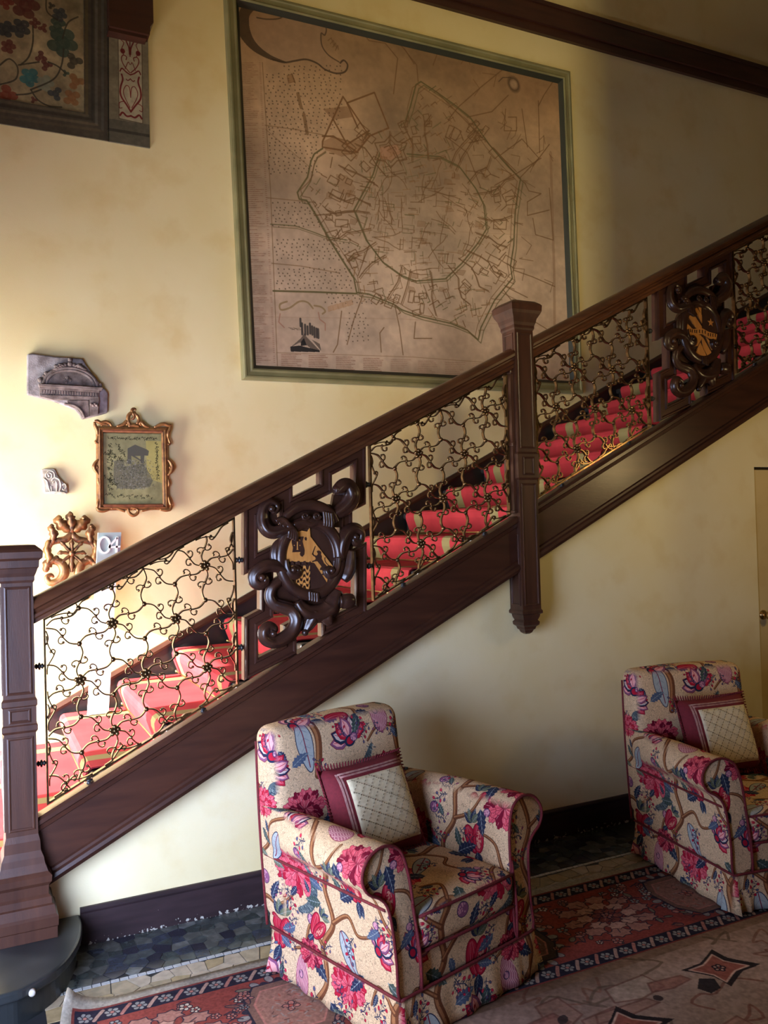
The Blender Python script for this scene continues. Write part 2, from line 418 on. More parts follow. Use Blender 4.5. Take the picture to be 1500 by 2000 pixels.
# ================================================================== the room
def sx(prof, x0, x1, mb=None):                     # extrude (y, height over pitch line) along the stair slope, plumb ends
    mb = mb or MB(); k = len(prof)
    v = [(x, y, pit(x)+h) for x in (x0, x1) for y, h in prof]
    f = [(i, (i+1) % k, k+(i+1) % k, k+i) for i in range(k)]+[tuple(range(k))[::-1], tuple(range(k, 2*k))]
    return mb.add(v, f)
X0R, X1R, Y0R, ZC = -1.0, 7.0, -6.2, 6.9
fl = struct('floor', MB().box(X0R, X1R, Y0R, WY+0.1, -0.06, 0.0), M['grout'])
struct('ceiling', MB().box(X0R, X1R, Y0R, WY+0.1, ZC, ZC+0.1), M['ceiling'])
struct('wall_back', MB().box(X0R, X1R, WY, WY+0.12, 0, ZC), M['wall'])
struct('wall_front', MB().box(X0R, X1R, Y0R-0.12, Y0R, 0, ZC), M['wall_far'])
struct('wall_right', MB().box(X1R, X1R+0.12, Y0R, WY, 0, ZC), M['wall_far'])
b = MB(); xa, xb = X0R-0.25, X0R                    # left wall, with the street door and a tall window
for y0, y1, z0, z1 in ((Y0R, -2.8, 0, ZC), (-2.8, -1.2, 2.1, ZC), (-1.2, 0.1, 0, ZC), (0.1, WY-0.03, 2.4, ZC), (WY-0.03, WY, 0, ZC)):
    b.box(xa, xb, y0, y1, z0, z1)
struct('wall_left', b, M['wall'])
struct('sun_block_slab', MB().box(-1.75, -1.6, -3.2, -0.12, 0, 4.0), M['wall'])   # unseen slab added to keep the sun out of the glazed door
struct('shade_block', MB().box(2.42, 3.6, -3.3, -2.9, 0, ZC), M['wall_far'])      # unseen block added right of the viewer, casting the back wall's shadow edge
DX0, DX1, DZ = 4.50, 5.36, at(1490, 912, 0.0)[2]
b = MB().prism([(0.21, 0), (DX0, 0), (DX0, DZ), (DX1, DZ), (DX1, 0), (6.95, 0), (6.95, pit(6.95)-0.1), (0.21, pit(0.21)-0.1)], 0.012, 0.09)
struct('wall_stair', b, M['wall2'])
d1 = struct('door_1', MB().box(DX0+0.003, DX1-0.003, 0.018, 0.06, 0.02, DZ-0.018), M['door'])
struct('door_gap', MB().box(DX0-0.01, DX1+0.01, 0.066, 0.088, 0.0, DZ+0.01), M['gap'], d1)
kx = at(1502, 1202, -0.03)
b = MB().lathe((kx[0], 0.018, kx[2]), [(0.030, 0), (0.030, -0.006), (0.012, -0.010), (0.012, -0.035), (0.026, -0.045), (0.030, -0.058), (0.022, -0.070), (0.004, -0.074)], 'y', 16)
struct('door_knob', b, M['brass'], d1)
# skirting board below the plaster, with chipped paint along its foot
mt = M['skirt']; nt = mt.node_tree; N = nt.nodes; L = nt.links; bs = N['Principled BSDF']
src = bs.inputs['Base Color'].links[0].from_socket; tc = [n for n in N if n.type == 'TEX_COORD'][0]
nz = N.new('ShaderNodeTexNoise'); nz.inputs['Scale'].default_value = 55; nz.inputs['Detail'].default_value = 3; L.new(tc.outputs['Object'], nz.inputs['Vector'])
sp = N.new('ShaderNodeSeparateXYZ'); L.new(tc.outputs['Object'], sp.inputs[0])
mr = N.new('ShaderNodeMapRange'); mr.inputs['From Min'].default_value = 0.0; mr.inputs['From Max'].default_value = 0.05; mr.inputs['To Min'].default_value = 0.13; mr.inputs['To Max'].default_value = -0.12
L.new(sp.outputs['Z'], mr.inputs['Value'])
ad = N.new('ShaderNodeMath'); ad.operation = 'ADD'; L.new(nz.outputs['Fac'], ad.inputs[0]); L.new(mr.outputs[0], ad.inputs[1])
gt = N.new('ShaderNodeMath'); gt.operation = 'GREATER_THAN'; gt.inputs[1].default_value = 0.66; L.new(ad.outputs[0], gt.inputs[0])
mx = N.new('ShaderNodeMixRGB'); mx.inputs['Color2'].default_value = (0.42, 0.40, 0.34, 1)
L.new(gt.outputs[0], mx.inputs['Fac']); L.new(src, mx.inputs['Color1']); L.new(mx.outputs[0], bs.inputs['Base Color'])
b = MB(); pr = [(0.012, 0), (0.0, 0), (0.0, 0.135), (-0.004, 0.145), (-0.004, 0.152), (0.003, 0.160), (0.012, 0.162)]
v = [(x, y, z) for x in (0.3735, DX0-0.02) for y, z in pr]; k = len(pr)
b.add(v, [(i, (i+1) % k, k+(i+1) % k, k+i) for i in range(k)]+[tuple(range(k))[::-1], tuple(range(k, 2*k))])
struct('baseboard_stair', b, M['skirt'])
# black sloping skirting on the far wall, and the dark ledge high on it
b = MB().prism([(0.36, 0.62), (0.36, pit(0.36)+0.045), (6.6, pit(6.6)+0.045), (6.6, pit(6.6)-0.35), (0.70, pit(0.70)-0.35)], WY-0.028, WY)
t1 = struct('trim_1', b, M['skirt_up'])
struct('skirting_bead', sx([(WY, 0.045), (WY-0.034, 0.045), (WY-0.036, 0.06), (WY-0.02, 0.085), (WY, 0.085)], 0.36, 6.6), M['wood'], t1)
zb = at(1200, 101, WY-0.05)[2]; zt = at(1300, 72.5, WY-0.05)[2]; zm = zb+(zt-zb)*0.28
b = MB().prism([(1.2, zm), (6.98, zm), (6.98, zt), (1.2, zt)], WY-0.05, WY).prism([(1.2, zb), (6.98, zb), (6.98, zm), (1.2, zm)], WY-0.03, WY).prism([(1.2, zt-0.03), (6.98, zt-0.03), (6.98, zt), (1.2, zt)], WY-0.06, WY-0.05)
struct('trim_2', b, M['wood'])

# ================================================================== the staircase
st = thing('staircase', 'dark wooden staircase rising to the right with a moulded stringer and black rounded bottom step', 'staircase', (0.2, 0.6, 0))
for x0, x1 in ((0.211, 2.599), (2.719, 6.6)):
    s_ = sx([(-0.078, -0.03), (-0.078, -0.235), (-0.002, -0.235), (-0.002, -0.03)], x0, x1).build('stringer', M['wood'], st)
    sx([(-0.078, -0.05), (-0.088, -0.045), (-0.092, -0.025), (-0.102, -0.018), (-0.102, 0.0), (-0.09, 0.012), (-0.02, 0.012), (-0.002, 0.006), (-0.002, -0.03)], x0, x1).build('cap_moulding', M['wood'], s_)
    sx([(-0.078, -0.222), (-0.09, -0.228), (-0.092, -0.24), (-0.104, -0.248), (-0.108, -0.264), (-0.098, -0.284), (-0.06, -0.29), (0.011, -0.29), (0.011, -0.222)], x0, x1).build('base_moulding', M['wood'], s_)
NK = list(range(-9, 12))
def XK(k): return 2.385+GO*k
def ZK(k): return 1.672+RI*k
for k in NK:
    x, z = XK(k), ZK(k)
    bevel(MB().box(x-0.022, x+GO+0.014, 0.0, WY-0.030, z-0.04, z).build('tread', M['black'], st), 0.012)
    MB().box(x+0.010, x+0.026, 0.0, WY-0.030, z-RI, z-0.041).build('riser', M['black'], st)
out = [(-0.62, 0.0), (-0.62, -0.535)]+[tuple(p) for p in cr([(-0.3, -0.545), (0.05, -0.540), (0.151, -0.512), (0.263, -0.417), (0.335, -0.27), (0.368, -0.12), (0.372, 0.0)], 5)]
b = MB().slab(out, 0.100, 0.140)
ins = [(x if x < -0.5 else x-0.022*max(0, min(1, (x+0.3)/0.6)), y+0.022 if y < -0.02 else y) for x, y in out]
bn = MB().slab(ins, 0.0, 0.0995).build('bottom_riser', M['step'], st)
bevel(b.build('bullnose_tread', M['step'], st), 0.010, 3)
q = at(72, 1922, -0.556)
MB().lathe((0.155, -0.512, 0.112), [(0.012, 0.01), (0.012, -0.012), (0.009, -0.015), (0.002, -0.016)], 'y', 14).build('metal_stud', M['stone3'], st, label='pale round stud on the step edge')

# red runner with two olive stripes
rm = mat('red_carpet', s2l((160, 50, 55)), s2l((144, 42, 48)), rough=0.95, scale=(6, 6, 6), bump=0.25, bscale=(220, 220, 220), spec=0.1)
nt = rm.node_tree; N = nt.nodes; L = nt.links; bs = N['Principled BSDF']; src = bs.inputs['Base Color'].links[0].from_socket
tc = [n for n in N if n.type == 'TEX_COORD'][0]; sp = N.new('ShaderNodeSeparateXYZ'); L.new(tc.outputs['Object'], sp.inputs[0])
def node(op, a, b_=None):
    n = N.new('ShaderNodeMath'); n.operation = op
    for i, q_ in enumerate((a, b_)):
        if q_ is None: continue
        if isinstance(q_, (int, float)): n.inputs[i].default_value = q_
        else: L.new(q_, n.inputs[i])
    return n.outputs[0]
YA, YB = 0.08, 1.345
yy = node('ABSOLUTE', sp.outputs['Y'])             # carpet origin sits on its centre line
stripe = node('MULTIPLY', node('GREATER_THAN', yy, 0.425), node('LESS_THAN', yy, 0.512))
mx = N.new('ShaderNodeMixRGB'); mx.inputs['Color2'].default_value = (*s2l((124, 112, 74)), 1)
L.new(stripe, mx.inputs['Fac']); L.new(src, mx.inputs['Color1']); L.new(mx.outputs[0], bs.inputs['Base Color'])
path = []
for k in NK:
    x, z = XK(k), ZK(k)
    path += [(x+0.004, z-RI+0.014), (x-0.006, z-RI+0.03), (x-0.022, z-0.085), (x-0.036, z-0.045), (x-0.038, z-0.018), (x-0.030, z+0.002), (x-0.012, z+0.012), (x+0.02, z+0.013), (x+GO-0.02, z+0.013)]
v = []; f = []
n = len(path)
for y in (YA, YB):
    v += [(p[0], y, p[1]) for p in path]+[(p[0]+0.006, y, p[1]-0.006) for p in path]
for i in range(n-1):
    f += [(i, i+1, 2*n+i+1, 2*n+i), (n+i, 3*n+i, 3*n+i+1, n+i+1), (i, n+i, n+i+1, i+1), (2*n+i, 2*n+i+1, 3*n+i+1, 3*n+i)]
b = MB(); b.add(v, f)
o = solo('stair_carpet', b, rm, 'red stair carpet with two olive stripes running up the dark steps', 'carpet')
p0 = o.location.copy(); dy = (YA+YB)/2-p0.y
rod = None
ORD = 'first second third fourth fifth sixth seventh eighth ninth tenth eleventh twelfth thirteenth fourteenth fifteenth sixteenth seventeenth'.split()
for k in range(-6, 11):
    x, z = XK(k)-0.004, ZK(k)-RI+0.024
    lb = 'brass rod at the foot of the %s carpeted riser from the bottom newel' % ORD[k+6]
    if rod is None:
        b = MB().tube([(x, YA-0.035, z), (x, YB+0.035, z)], 0.006, 8, refy=(0, 0, 1)).ball((x, YA-0.04, z), 0.011).ball((x, YB+0.04, z), 0.011)
        rod = solo('stair_rod', b, M['brass'], lb, 'rod', 'brass rods on the stair carpet'); rx, rz_ = x, z
    else:
        c = rod.copy(); COL.objects.link(c); c.location = rod.location+Vector((x-rx, 0, z-rz_)); c['label'] = lb

# ------------------------------------------------------------------ newel posts
def facepanel(x0, x1, z0, z1, yf, nm, par, side=False):
    """raised moulding round a sunk field on a post face; side: on the face looking left"""
    prof = [(-0.005, -0.002), (-0.005, 0.004), (0.0, 0.006), (0.005, 0.003), (0.006, -0.002)]
    mb = MB().sweep([(x0, z0), (x1, z0), (x1, z1), (x0, z1)], prof, True, yf)
    if side: mb.v = [(yf2, -(x), z) for (x, yf2, z) in mb.v]
    return mb.build(nm, M['woodv'], par)
cnx, cny, ch = 2.659, -0.057, 0.0585
cn = thing('newel_post', 'tall square newel post mid-stair with a drop finial hanging below the stringer', 'post', (cnx, cny, 1.15))
ZCb, ZCt = at(1040, 933, -0.115)[2], at(1040, 887, -0.115)[2]
MB().stack(cnx, cny, [(ch, 1.262), (ch, 2.80)]).build('shaft', M['woodv'], cn)
cap = [(ch+0.002, 2.775), (ch+0.006, 2.785), (ch+0.006, 2.80), (ch+0.012, 2.815), (ch+0.016, 2.835), (ch+0.03, 2.86), (ch+0.036, 2.875), (ch+0.038, 2.905), (ch+0.03, 2.915), (ch+0.01, 2.93), (ch+0.0, 2.932)]
MB().stack(cnx, cny, cap).build('cap', M['woodv'], cn)
MB().stack(cnx, cny, [(ch+0.001, ZCb-0.012), (ch+0.008, ZCb), (ch+0.008, ZCt), (ch+0.001, ZCt+0.012)]).build('collar', M['woodv'], cn)
MB().stack(cnx, cny, [(0.012, 1.150), (0.022, 1.158), (0.028, 1.172), (0.034, 1.176), (0.038, 1.19), (0.050, 1.200), (0.052, 1.215), (0.044, 1.225), (0.048, 1.232), (ch-0.006, 1.244), (ch-0.004, 1.256), (ch+0.006, 1.262), (ch+0.006, 1.275), (ch, 1.285)]).build('drop_finial', M['woodv'], cn)
for z0, z1 in ((ZCt+0.035, 2.755), (1.31, ZCb-0.035)):
    facepanel(cnx-ch+0.016, cnx+ch-0.016, z0, z1, cny-ch, 'panel_moulding', cn)
facepanel(cnx-0.030, cnx+0.030, ZCb+0.02, ZCt-0.02, cny-ch-0.008, 'panel_moulding', cn)
def sidepanel(z0, z1, xf, cy, hw, par):
    prof = [(-0.005, -0.002), (-0.005, 0.004), (0.0, 0.006), (0.005, 0.003), (0.006, -0.002)]
    mb = MB().sweep([(cy-hw, z0), (cy+hw, z0), (cy+hw, z1), (cy-hw, z1)], prof, True, 0.0)
    mb.v = [(xf+yv, xv, zv) for xv, yv, zv in mb.v]
    mb.f = [fa[::-1] for fa in mb.f]
    return mb.build('panel_moulding', M['woodv'], par)
sidepanel(2.60, 2.755, cnx-ch, cny, 0.036, cn)
sidepanel(1.31, ZCb-0.30, cnx-ch, cny, 0.036, cn)
zr, zs = pit(2.59)+0.80, pit(2.59)+0.02
MB().box(2.583, cnx-ch-0.001, -0.09, -0.02, zs+0.012, zr).build('pilaster', M['woodv'], cn)
for za, zb_ in ((zs+0.013, zs+0.03), ((zs+zr)/2-0.02, (zs+zr)/2), (zr-0.025, zr-0.004)):
    bevel(MB().box(2.577, cnx-ch-0.001, -0.097, -0.013, za, zb_).build('pilaster_band', M['woodv'], cn), 0.005)
lnx, lny, lh = 0.149, -0.057, 0.0600
ln = thing('newel_post', 'square newel post at the foot of the stair standing on the black step', 'post', (lnx, lny, 0.14))
MB().stack(lnx, lny, [(lh, 0.54), (lh, 1.585)]).build('shaft', M['woodv'], ln)
MB().stack(lnx, lny, [(0.121, 0.141), (0.121, 0.185), (0.125, 0.19), (0.126, 0.225), (0.118, 0.235), (0.112, 0.27), (0.104, 0.275), (0.102, 0.30), (0.092, 0.31), (0.094, 0.345), (0.104, 0.36), (0.106, 0.385), (0.092, 0.40), (0.082, 0.43), (0.078, 0.455), (0.068, 0.48), (0.066, 0.52), (lh, 0.545)]).build('base', M['woodv'], ln)
lc = [(lh+0.001, 1.56), (lh+0.006, 1.57), (lh+0.006, 1.585), (lh+0.012, 1.60), (lh+0.018, 1.618), (lh+0.022, 1.622), (lh+0.024, 1.65), (lh+0.036, 1.66), (lh+0.038, 1.685), (lh+0.03, 1.695), (lh+0.01, 1.712), (lh-0.01, 1.714)]
MB().stack(lnx, lny, lc).build('cap', M['woodv'], ln)
MB().stack(lnx, lny, [(lh+0.001, 0.955), (lh+0.007, 0.965), (lh+0.007, 0.985), (lh+0.003, 0.99), (lh+0.003, 1.06), (lh+0.007, 1.065), (lh+0.007, 1.085), (lh+0.001, 1.095)]).build('collar', M['woodv'], ln)
for z0, z1 in ((0.57, 0.935), (1.115, 1.54)):
    facepanel(lnx-lh+0.016, lnx+lh-0.016, z0, z1, lny-lh, 'panel_moulding', ln)
    sidepanel(z0, z1, lnx-lh, lny, 0.042, ln)
facepanel(lnx-0.036, lnx+0.036, 1.002, 1.048, lny-lh-0.003, 'panel_moulding', ln)

# ------------------------------------------------------------------ handrails
rp_ = [(-0.100, 0.802), (-0.100, 0.818), (-0.108, 0.826), (-0.108, 0.838), (-0.098, 0.846), (-0.102, 0.856), (-0.114, 0.864), (-0.117, 0.878), (-0.108, 0.893), (-0.085, 0.906), (-0.057, 0.911), (-0.029, 0.906), (-0.006, 0.893), (0.003, 0.878), (0.0, 0.864), (-0.012, 0.856), (-0.016, 0.846), (-0.006, 0.838), (-0.006, 0.826), (-0.014, 0.818), (-0.014, 0.802)]
for x0, x1, lb in ((0.2105, 2.599, 'polished dark handrail from the foot of the stair to the middle newel post'), (2.7195, 6.6, 'polished dark handrail rising from the middle newel post out of the picture')):
    hr = thing('handrail', lb, 'handrail', ((x0+x1)/2, -0.057, pit((x0+x1)/2)+0.8))
    o = sx(rp_, x0, x1).build('rail', M['rail'], hr)
    for pgn in o.data.polygons: pgn.use_smooth = True
    o.modifiers.new('es', 'EDGE_SPLIT').split_angle = math.radians(35)

# ------------------------------------------------------------------ iron grilles
GY = -0.05; gx0, gx1, gw0, gw1 = 0.252, 1.067, 0.034, 0.792
RS, RH, AD = 0.270, 0.2285, 0.1535
g = thing('iron_grille', 'gilt iron scroll grille beside the bottom newel post', 'grille', (gx1, GY, pit(gx1)))
def inside(x, z, mrg=0.0):
    ww = z-pit(x); return gx0+mrg < x < gx1-mrg and gw0+mrg < ww < gw1-mrg
fr = [(gx0, pit(gx0)+gw0), (gx1, pit(gx1)+gw0), (gx1, pit(gx1)+gw1), (gx0, pit(gx0)+gw1)]
MB().sweep(fr, [(-0.004, -0.013), (-0.004, 0.013), (0.004, 0.013), (0.004, -0.013)], True, GY).build('frame', M['iron'], g)
def arm(P, Q):
    P = np.array(P); Q = np.array(Q); t = Q-P; Ln = np.linalg.norm(t); t = t/Ln; nn = np.array([-t[1], t[0]])
    C = lambda a, b_: P+t*a+nn*b_
    S = [C(0, 0), C(Ln*0.12, Ln*0.05), C(Ln*0.28, Ln*0.085), C(Ln*0.42, Ln*0.04), C(Ln*0.5, 0), C(Ln*0.58, -Ln*0.04), C(Ln*0.74, -Ln*0.085), C(Ln*0.88, -Ln*0.06), C(Ln, 0)]
    mid = 0.5*Ln; curls = []
    for sg in (1, -1):
        cu = [(0, 0), (0.006, 0.010), (0.005, 0.022), (-0.003, 0.031), (-0.013, 0.030), (-0.017, 0.022)]
        curls.append([C(mid+a*sg, b_*sg) for a, b_ in cu])
    return cr(S, 3), curls, C(mid, 0)
def armmesh(P, Q, clip=False):
    S, cu, md = arm(P, Q); mb = MB(); run = []
    if clip:
        runs = []; cur = []
        for q_ in S:
            if inside(q_[0], q_[1], 0.004): cur.append(q_)
            else:
                if len(cur) > 1: runs.append(cur)
                cur = []
        if len(cur) > 1: runs.append(cur)
    else: runs = [S]
    for r_ in runs: mb.bar(r_, 0.0055, 0.019, GY)
    if not clip or inside(md[0], md[1], 0.012):
        for c_ in cu:
            cc = cr(c_, 3)
            if clip and not all(inside(q_[0], q_[1], 0.003) for q_ in cc): continue
            mb.bar(cc, 0.0046, 0.014, GY); mb.ball((cc[-1][0], GY-0.002, cc[-1][1]), 0.0065, 6, 4)
        mb.ball((md[0], GY-0.004, md[1]), 0.008, 6, 5, 1.3)
    return mb
dirs = [(0, AD), (0, -AD), (RS/2, RH-AD), (RS/2, AD-RH), (-RS/2, RH-AD), (-RS/2, AD-RH)]
shared = {}; ballme = None; rosme = None; seen = set()
def place(me, name, x, z):
    o = bpy.data.objects.new(name, me); COL.objects.link(o); o.parent = g
    o.location = (x-g.location.x, 0, z-g.location.z); return o
for j in range(-5, 9):
    for i in range(-8, 9):
        x = 0.928+RS*(i+j/2.0); z = 1.592-RH*j
        ok = inside(x, z, 0.02)
        if not (gx0-0.2 < x < gx1+0.2 and gw0-0.2 < z-pit(x) < gw1+0.2): continue
        if ok:
            if rosme is None:
                mb = MB().ball((0, -0.010, 0), 0.009)
                for a in range(5):
                    t = math.pi/2+a*2*math.pi/5; mb.ball((0.0165*math.cos(t), -0.008, 0.0165*math.sin(t)), 0.0105)
                rosme = mb.mesh('rosette'); rosme.materials.append(M['iron'])
            place(rosme, 'rosette', x, z)
        for di, (dx, dz) in enumerate(dirs):
            full = ok and inside(x+dx, z+dz, 0.012)
            if full:
                if di not in shared:
                    mb = armmesh((0, 0), (dx, dz)); mb.v = [(a, b_-GY, c) for a, b_, c in mb.v]
                    shared[di] = mb.mesh('scroll_arm'); shared[di].materials.append(M['iron'])
                place(shared[di], 'scroll_arm', x, z)
            else:
                mb = armmesh((x, z), (x+dx, z+dz), True)
                if mb.v: mb.build('scroll_arm', M['iron'], g)
            key = (round(x+dx, 2), round(z+dz, 2))
            if inside(x+dx, z+dz, 0.015) and key not in seen:
                seen.add(key)
                if ballme is None:
                    ballme = MB().ball((0, -0.004, 0), 0.0115).mesh('joint_ball'); ballme.materials.append(M['iron'])
                place(ballme, 'joint_ball', x+dx, z+dz)
def escroll(cx_, cz_, dx, dz, Ln, side):
    t = np.array([dx, dz])/math.hypot(dx, dz); nn = np.array([-t[1], t[0]])*side; c = np.array([cx_, cz_])
    C = lambda a, b_: c+t*a*Ln+nn*b_
    p = cr([C(-0.5, 0.002), C(-0.3, 0.004), C(-0.12, 0.020), C(0.0, 0.030), C(0.10, 0.034), C(0.14, 0.024), C(0.08, 0.018)], 4)
    p2 = cr([C(0.0, 0.030), C(0.16, 0.014), C(0.34, 0.004), C(0.5, 0.002)], 4)
    return MB().bar(p, 0.005, 0.014, GY).bar(p2, 0.005, 0.014, GY).ball((p[-1][0], GY, p[-1][1]), 0.007, 6, 4)
for i in range(4):
    x = gx0+(gx1-gx0)*(i+0.5)/4
    escroll(x, pit(x)+gw0+0.006, 1, SL, 0.17, 1).build('edge_scroll', M['iron'], g)
    escroll(x, pit(x)+gw1-0.006, -1, -SL, 0.17, 1).build('edge_scroll', M['iron'], g)
for x, s_ in ((gx0+0.006, -1), (gx1-0.006, 1)):
    for ww in (0.18, 0.41, 0.64):
        escroll(x, pit(x)+ww, 0, 1, 0.16, s_).build('edge_scroll', M['iron'], g)
def spacer(x, z, ax):
    pf = [(0.004, -0.018), (0.012, -0.014), (0.012, -0.010), (0.007, -0.006), (0.016, -0.002), (0.016, 0.003), (0.007, 0.006), (0.012, 0.010), (0.012, 0.014), (0.004, 0.018)]
    MB().lathe((x, GY, z), pf, ax, 10).build('knob_spacer', M['black'], g)
for ww in (0.20, 0.60):
    spacer(gx0-0.022, pit(gx0)+ww, 'x'); spacer(gx1+0.022, pit(gx1)+ww, 'x')
for u in (0.2, 0.8):
    x = gx0+(gx1-gx0)*u
    spacer(x, pit(x)+gw0-0.011, 'z'); spacer(x, pit(x)+gw1+0.012, 'z')
for dx, lb in ((1.510, 'gilt iron scroll grille just below the middle newel post'), (2.512, 'gilt iron scroll grille just above the middle newel post'), (4.047, 'dim iron scroll grille at the right edge beyond the second carved panel')):
    c = copy_tree(g); c.location = g.location+Vector((dx, 0, SL*dx)); c['label'] = lb
for o in bpy.data.objects:
    if o.name.startswith('iron_grille'): o['group'] = 'scroll grilles in the balustrade'

# ------------------------------------------------------------------ carved panels
PX = 1.427
def Z5(a, b_, Y=-0.08):
    p = at(420+a/4.0, 840+b_/4.0, Y); return (p[0], p[2])
def mkpanel(second=False):
    org = (PX, GY, pit(PX)+0.415)
    lb = 'carved wooden panel with a shield showing a letter T, bell rows and a rampant lion' if not second else 'carved wooden panel with a shield of diagonal bands, a star and a ribbon'
    p = thing('carved_panel', lb, 'panel', org, 0, 'carved heraldic panels in the balustrade')
    loop = [(285, 645), (560, 500), (560, 610), (870, 455), (870, 315), (1137, 180), (1137, 545), (1030, 600), (1030, 1010), (1143, 955), (1143, 1400), (885, 1530), (885, 1400), (590, 1560), (590, 1715), (288, 1870), (288, 1500), (408, 1435), (408, 985), (285, 1045)]
    pts = [Z5(a, b_) for a, b_ in loop]
    prof = [(-0.033, -0.030), (-0.033, 0.016), (-0.027, 0.027), (-0.019, 0.027), (-0.014, 0.018), (0.014, 0.018), (0.019, 0.027), (0.027, 0.027), (0.033, 0.016), (0.033, -0.030)]
    MB().sweep(pts, prof, True, -0.055).build('strapwork_frame', M['wood'], p)
    U = 0.00063
    def T(name, pts, rad, y=-0.10, ky=0.8, par=p, n=10, k=5, end=True, ys=None):
        q_ = cr([Z5(a, b_, -0.1) for a, b_ in pts], k); nn = len(q_)
        yv = lerp_list(ys, nn) if ys else [y]*nn
        P3 = [(q_[i][0], yv[i], q_[i][1]) for i in range(nn)]
        rr = [r*U*(1.28 if name == 's' else 1.0) for r in lerp_list(rad, nn)]
        mb = MB().tube(P3, rr, 24 if name == 's' else n, ky)
        if name == 's':                            # carved flutes along the scroll
            for i_ in range(nn):
                for k_ in range(24):
                    t_ = 2*math.pi*k_/24; s_ = 1+0.13*math.cos(4*t_+math.pi/4)+0.03*math.cos(8*t_); q0 = mb.v[i_*24+k_]; c0 = P3[i_]
                    mb.v[i_*24+k_] = tuple(c0[j_]+(q0[j_]-c0[j_])*s_ for j_ in range(3))
        if name == 's' and rad[-1] <= 16:
            e = P3[-1]; mb.ball((e[0], e[1]-0.006, e[2]), 0.017, 10, 7)
        return mb
    # solid ground behind the shield
    el = [(742+255*math.cos(t), 1000+305*math.sin(t)) for t in np.linspace(0, 2*math.pi, 40, endpoint=False)]
    bb = MB().prism([Z5(*q_, -0.08) for q_ in el], -0.085, -0.035)
    bb.prism([Z5(*q_, -0.08) for q_ in ((560, 640), (700, 560), (900, 580), (1000, 660), (1000, 760), (540, 760))], -0.08, -0.04)
    bb.prism([Z5(*q_, -0.08) for q_ in ((640, 1240), (920, 1240), (960, 1340), (880, 1440), (720, 1560), (680, 1420), (600, 1330))], -0.08, -0.04)
    bb.prism([Z5(*q_, -0.08) for q_ in ((385, 620), (440, 590), (480, 640), (500, 760), (440, 790), (395, 760))], -0.078, -0.05)
    bb.prism([Z5(*q_, -0.08) for q_ in ((445, 1225), (520, 1180), (600, 1240), (640, 1330), (560, 1390), (470, 1355), (435, 1290))], -0.078, -0.05)
    bb.prism([Z5(*q_, -0.08) for q_ in ((1000, 860), (1060, 790), (1110, 800), (1080, 900), (1060, 1040), (990, 1040))], -0.078, -0.05)
    bb.prism([Z5(*q_, -0.08) for q_ in ((930, 500), (1040, 450), (1060, 540), (990, 640), (900, 660))], -0.078, -0.05)
    bb.build('backboard', M['carved'], p)
    el = [(742+232*math.cos(t), 1000+285*math.sin(t)) for t in np.linspace(0, 2*math.pi, 15)[:-1]]
    q_ = cr([Z5(a, b_, -0.1) for a, b_ in el], 4, True); q_ = list(q_)+[q_[0], q_[1]]
    MB().tube([(a[0], -0.100, a[1]) for a in q_], 0.030, 10, 0.95).build('oval_frame', M['carved'], p)
    q_ = cr([Z5(742+190*math.cos(t), 995+245*math.sin(t), -0.1) for t in np.linspace(0, 2*math.pi, 15)[:-1]], 4, True); q_ = list(q_)+[q_[0], q_[1]]
    MB().tube([(a[0], -0.106, a[1]) for a in q_], 0.010, 8, 0.9).build('inner_bead', M['carved'], p)
    S = []
    S.append(T('s', [(600, 760), (520, 780), (455, 800), (400, 775), (375, 700), (385, 610), (430, 565), (475, 585), (480, 620), (455, 640), (435, 615)], [26, 30, 34, 36, 34, 30, 26, 22, 18, 14, 8], ys=[-.12, -.12, -.11, -.10, -.09, -.09, -.095, -.10, -.105, -.11, -.11]))
    S.append(T('s', [(930, 660), (985, 625), (1040, 570), (1060, 500), (1030, 440), (985, 440), (950, 470), (935, 490)], [30, 40, 48, 46, 42, 40, 36, 30], ys=[-.10, -.105, -.11, -.115, -.115, -.12, -.12, -.12]))
    S.append(T('s', [(985, 1030), (985, 940), (1000, 860), (1045, 790), (1100, 775), (1135, 810), (1130, 860), (1095, 880), (1075, 855), (1090, 835)], [30, 38, 42, 40, 34, 30, 26, 22, 16, 8], ys=[-.10, -.105, -.11, -.11, -.105, -.10, -.10, -.105, -.11, -.11]))
    S.append(T('s', [(1060, 940), (1055, 1010), (1045, 1080), (1020, 1140), (1000, 1170)], [26, 36, 42, 38, 24]))
    S.append(T('s', [(590, 1140), (545, 1095), (480, 1065), (410, 1060), (345, 1085), (305, 1130), (305, 1180), (340, 1205), (380, 1185), (375, 1150), (350, 1150)], [22, 28, 32, 34, 36, 36, 34, 30, 24, 18, 10], ys=[-.10, -.11, -.115, -.115, -.115, -.11, -.11, -.115, -.12, -.125, -.125]))
    S.append(T('s', [(560, 1150), (500, 1185), (450, 1230), (435, 1300), (470, 1360), (540, 1385), (600, 1410), (630, 1480), (605, 1560), (540, 1620), (460, 1650), (390, 1625), (375, 1570), (410, 1535), (450, 1550), (440, 1585)], [22, 26, 30, 32, 34, 36, 38, 40, 40, 38, 36, 36, 34, 30, 22, 12], ys=[-.09, -.095, -.095, -.09, -.09, -.10, -.105, -.11, -.11, -.11, -.11, -.115, -.12, -.12, -.125, -.125]))
    S.append(T('s', [(520, 860), (480, 905), (468, 970), (480, 1040), (515, 1080)], [18, 24, 28, 26, 18]))
    S.append(T('s', [(545, 1010), (550, 1070), (580, 1120), (620, 1130), (640, 1100), (620, 1075), (600, 1090)], [16, 22, 26, 26, 22, 16, 8], y=-.118))
    S.append(T('s', [(955, 990), (950, 1060), (925, 1115), (885, 1130), (862, 1100), (885, 1080), (900, 1095)], [16, 22, 26, 26, 22, 16, 8], y=-.118))
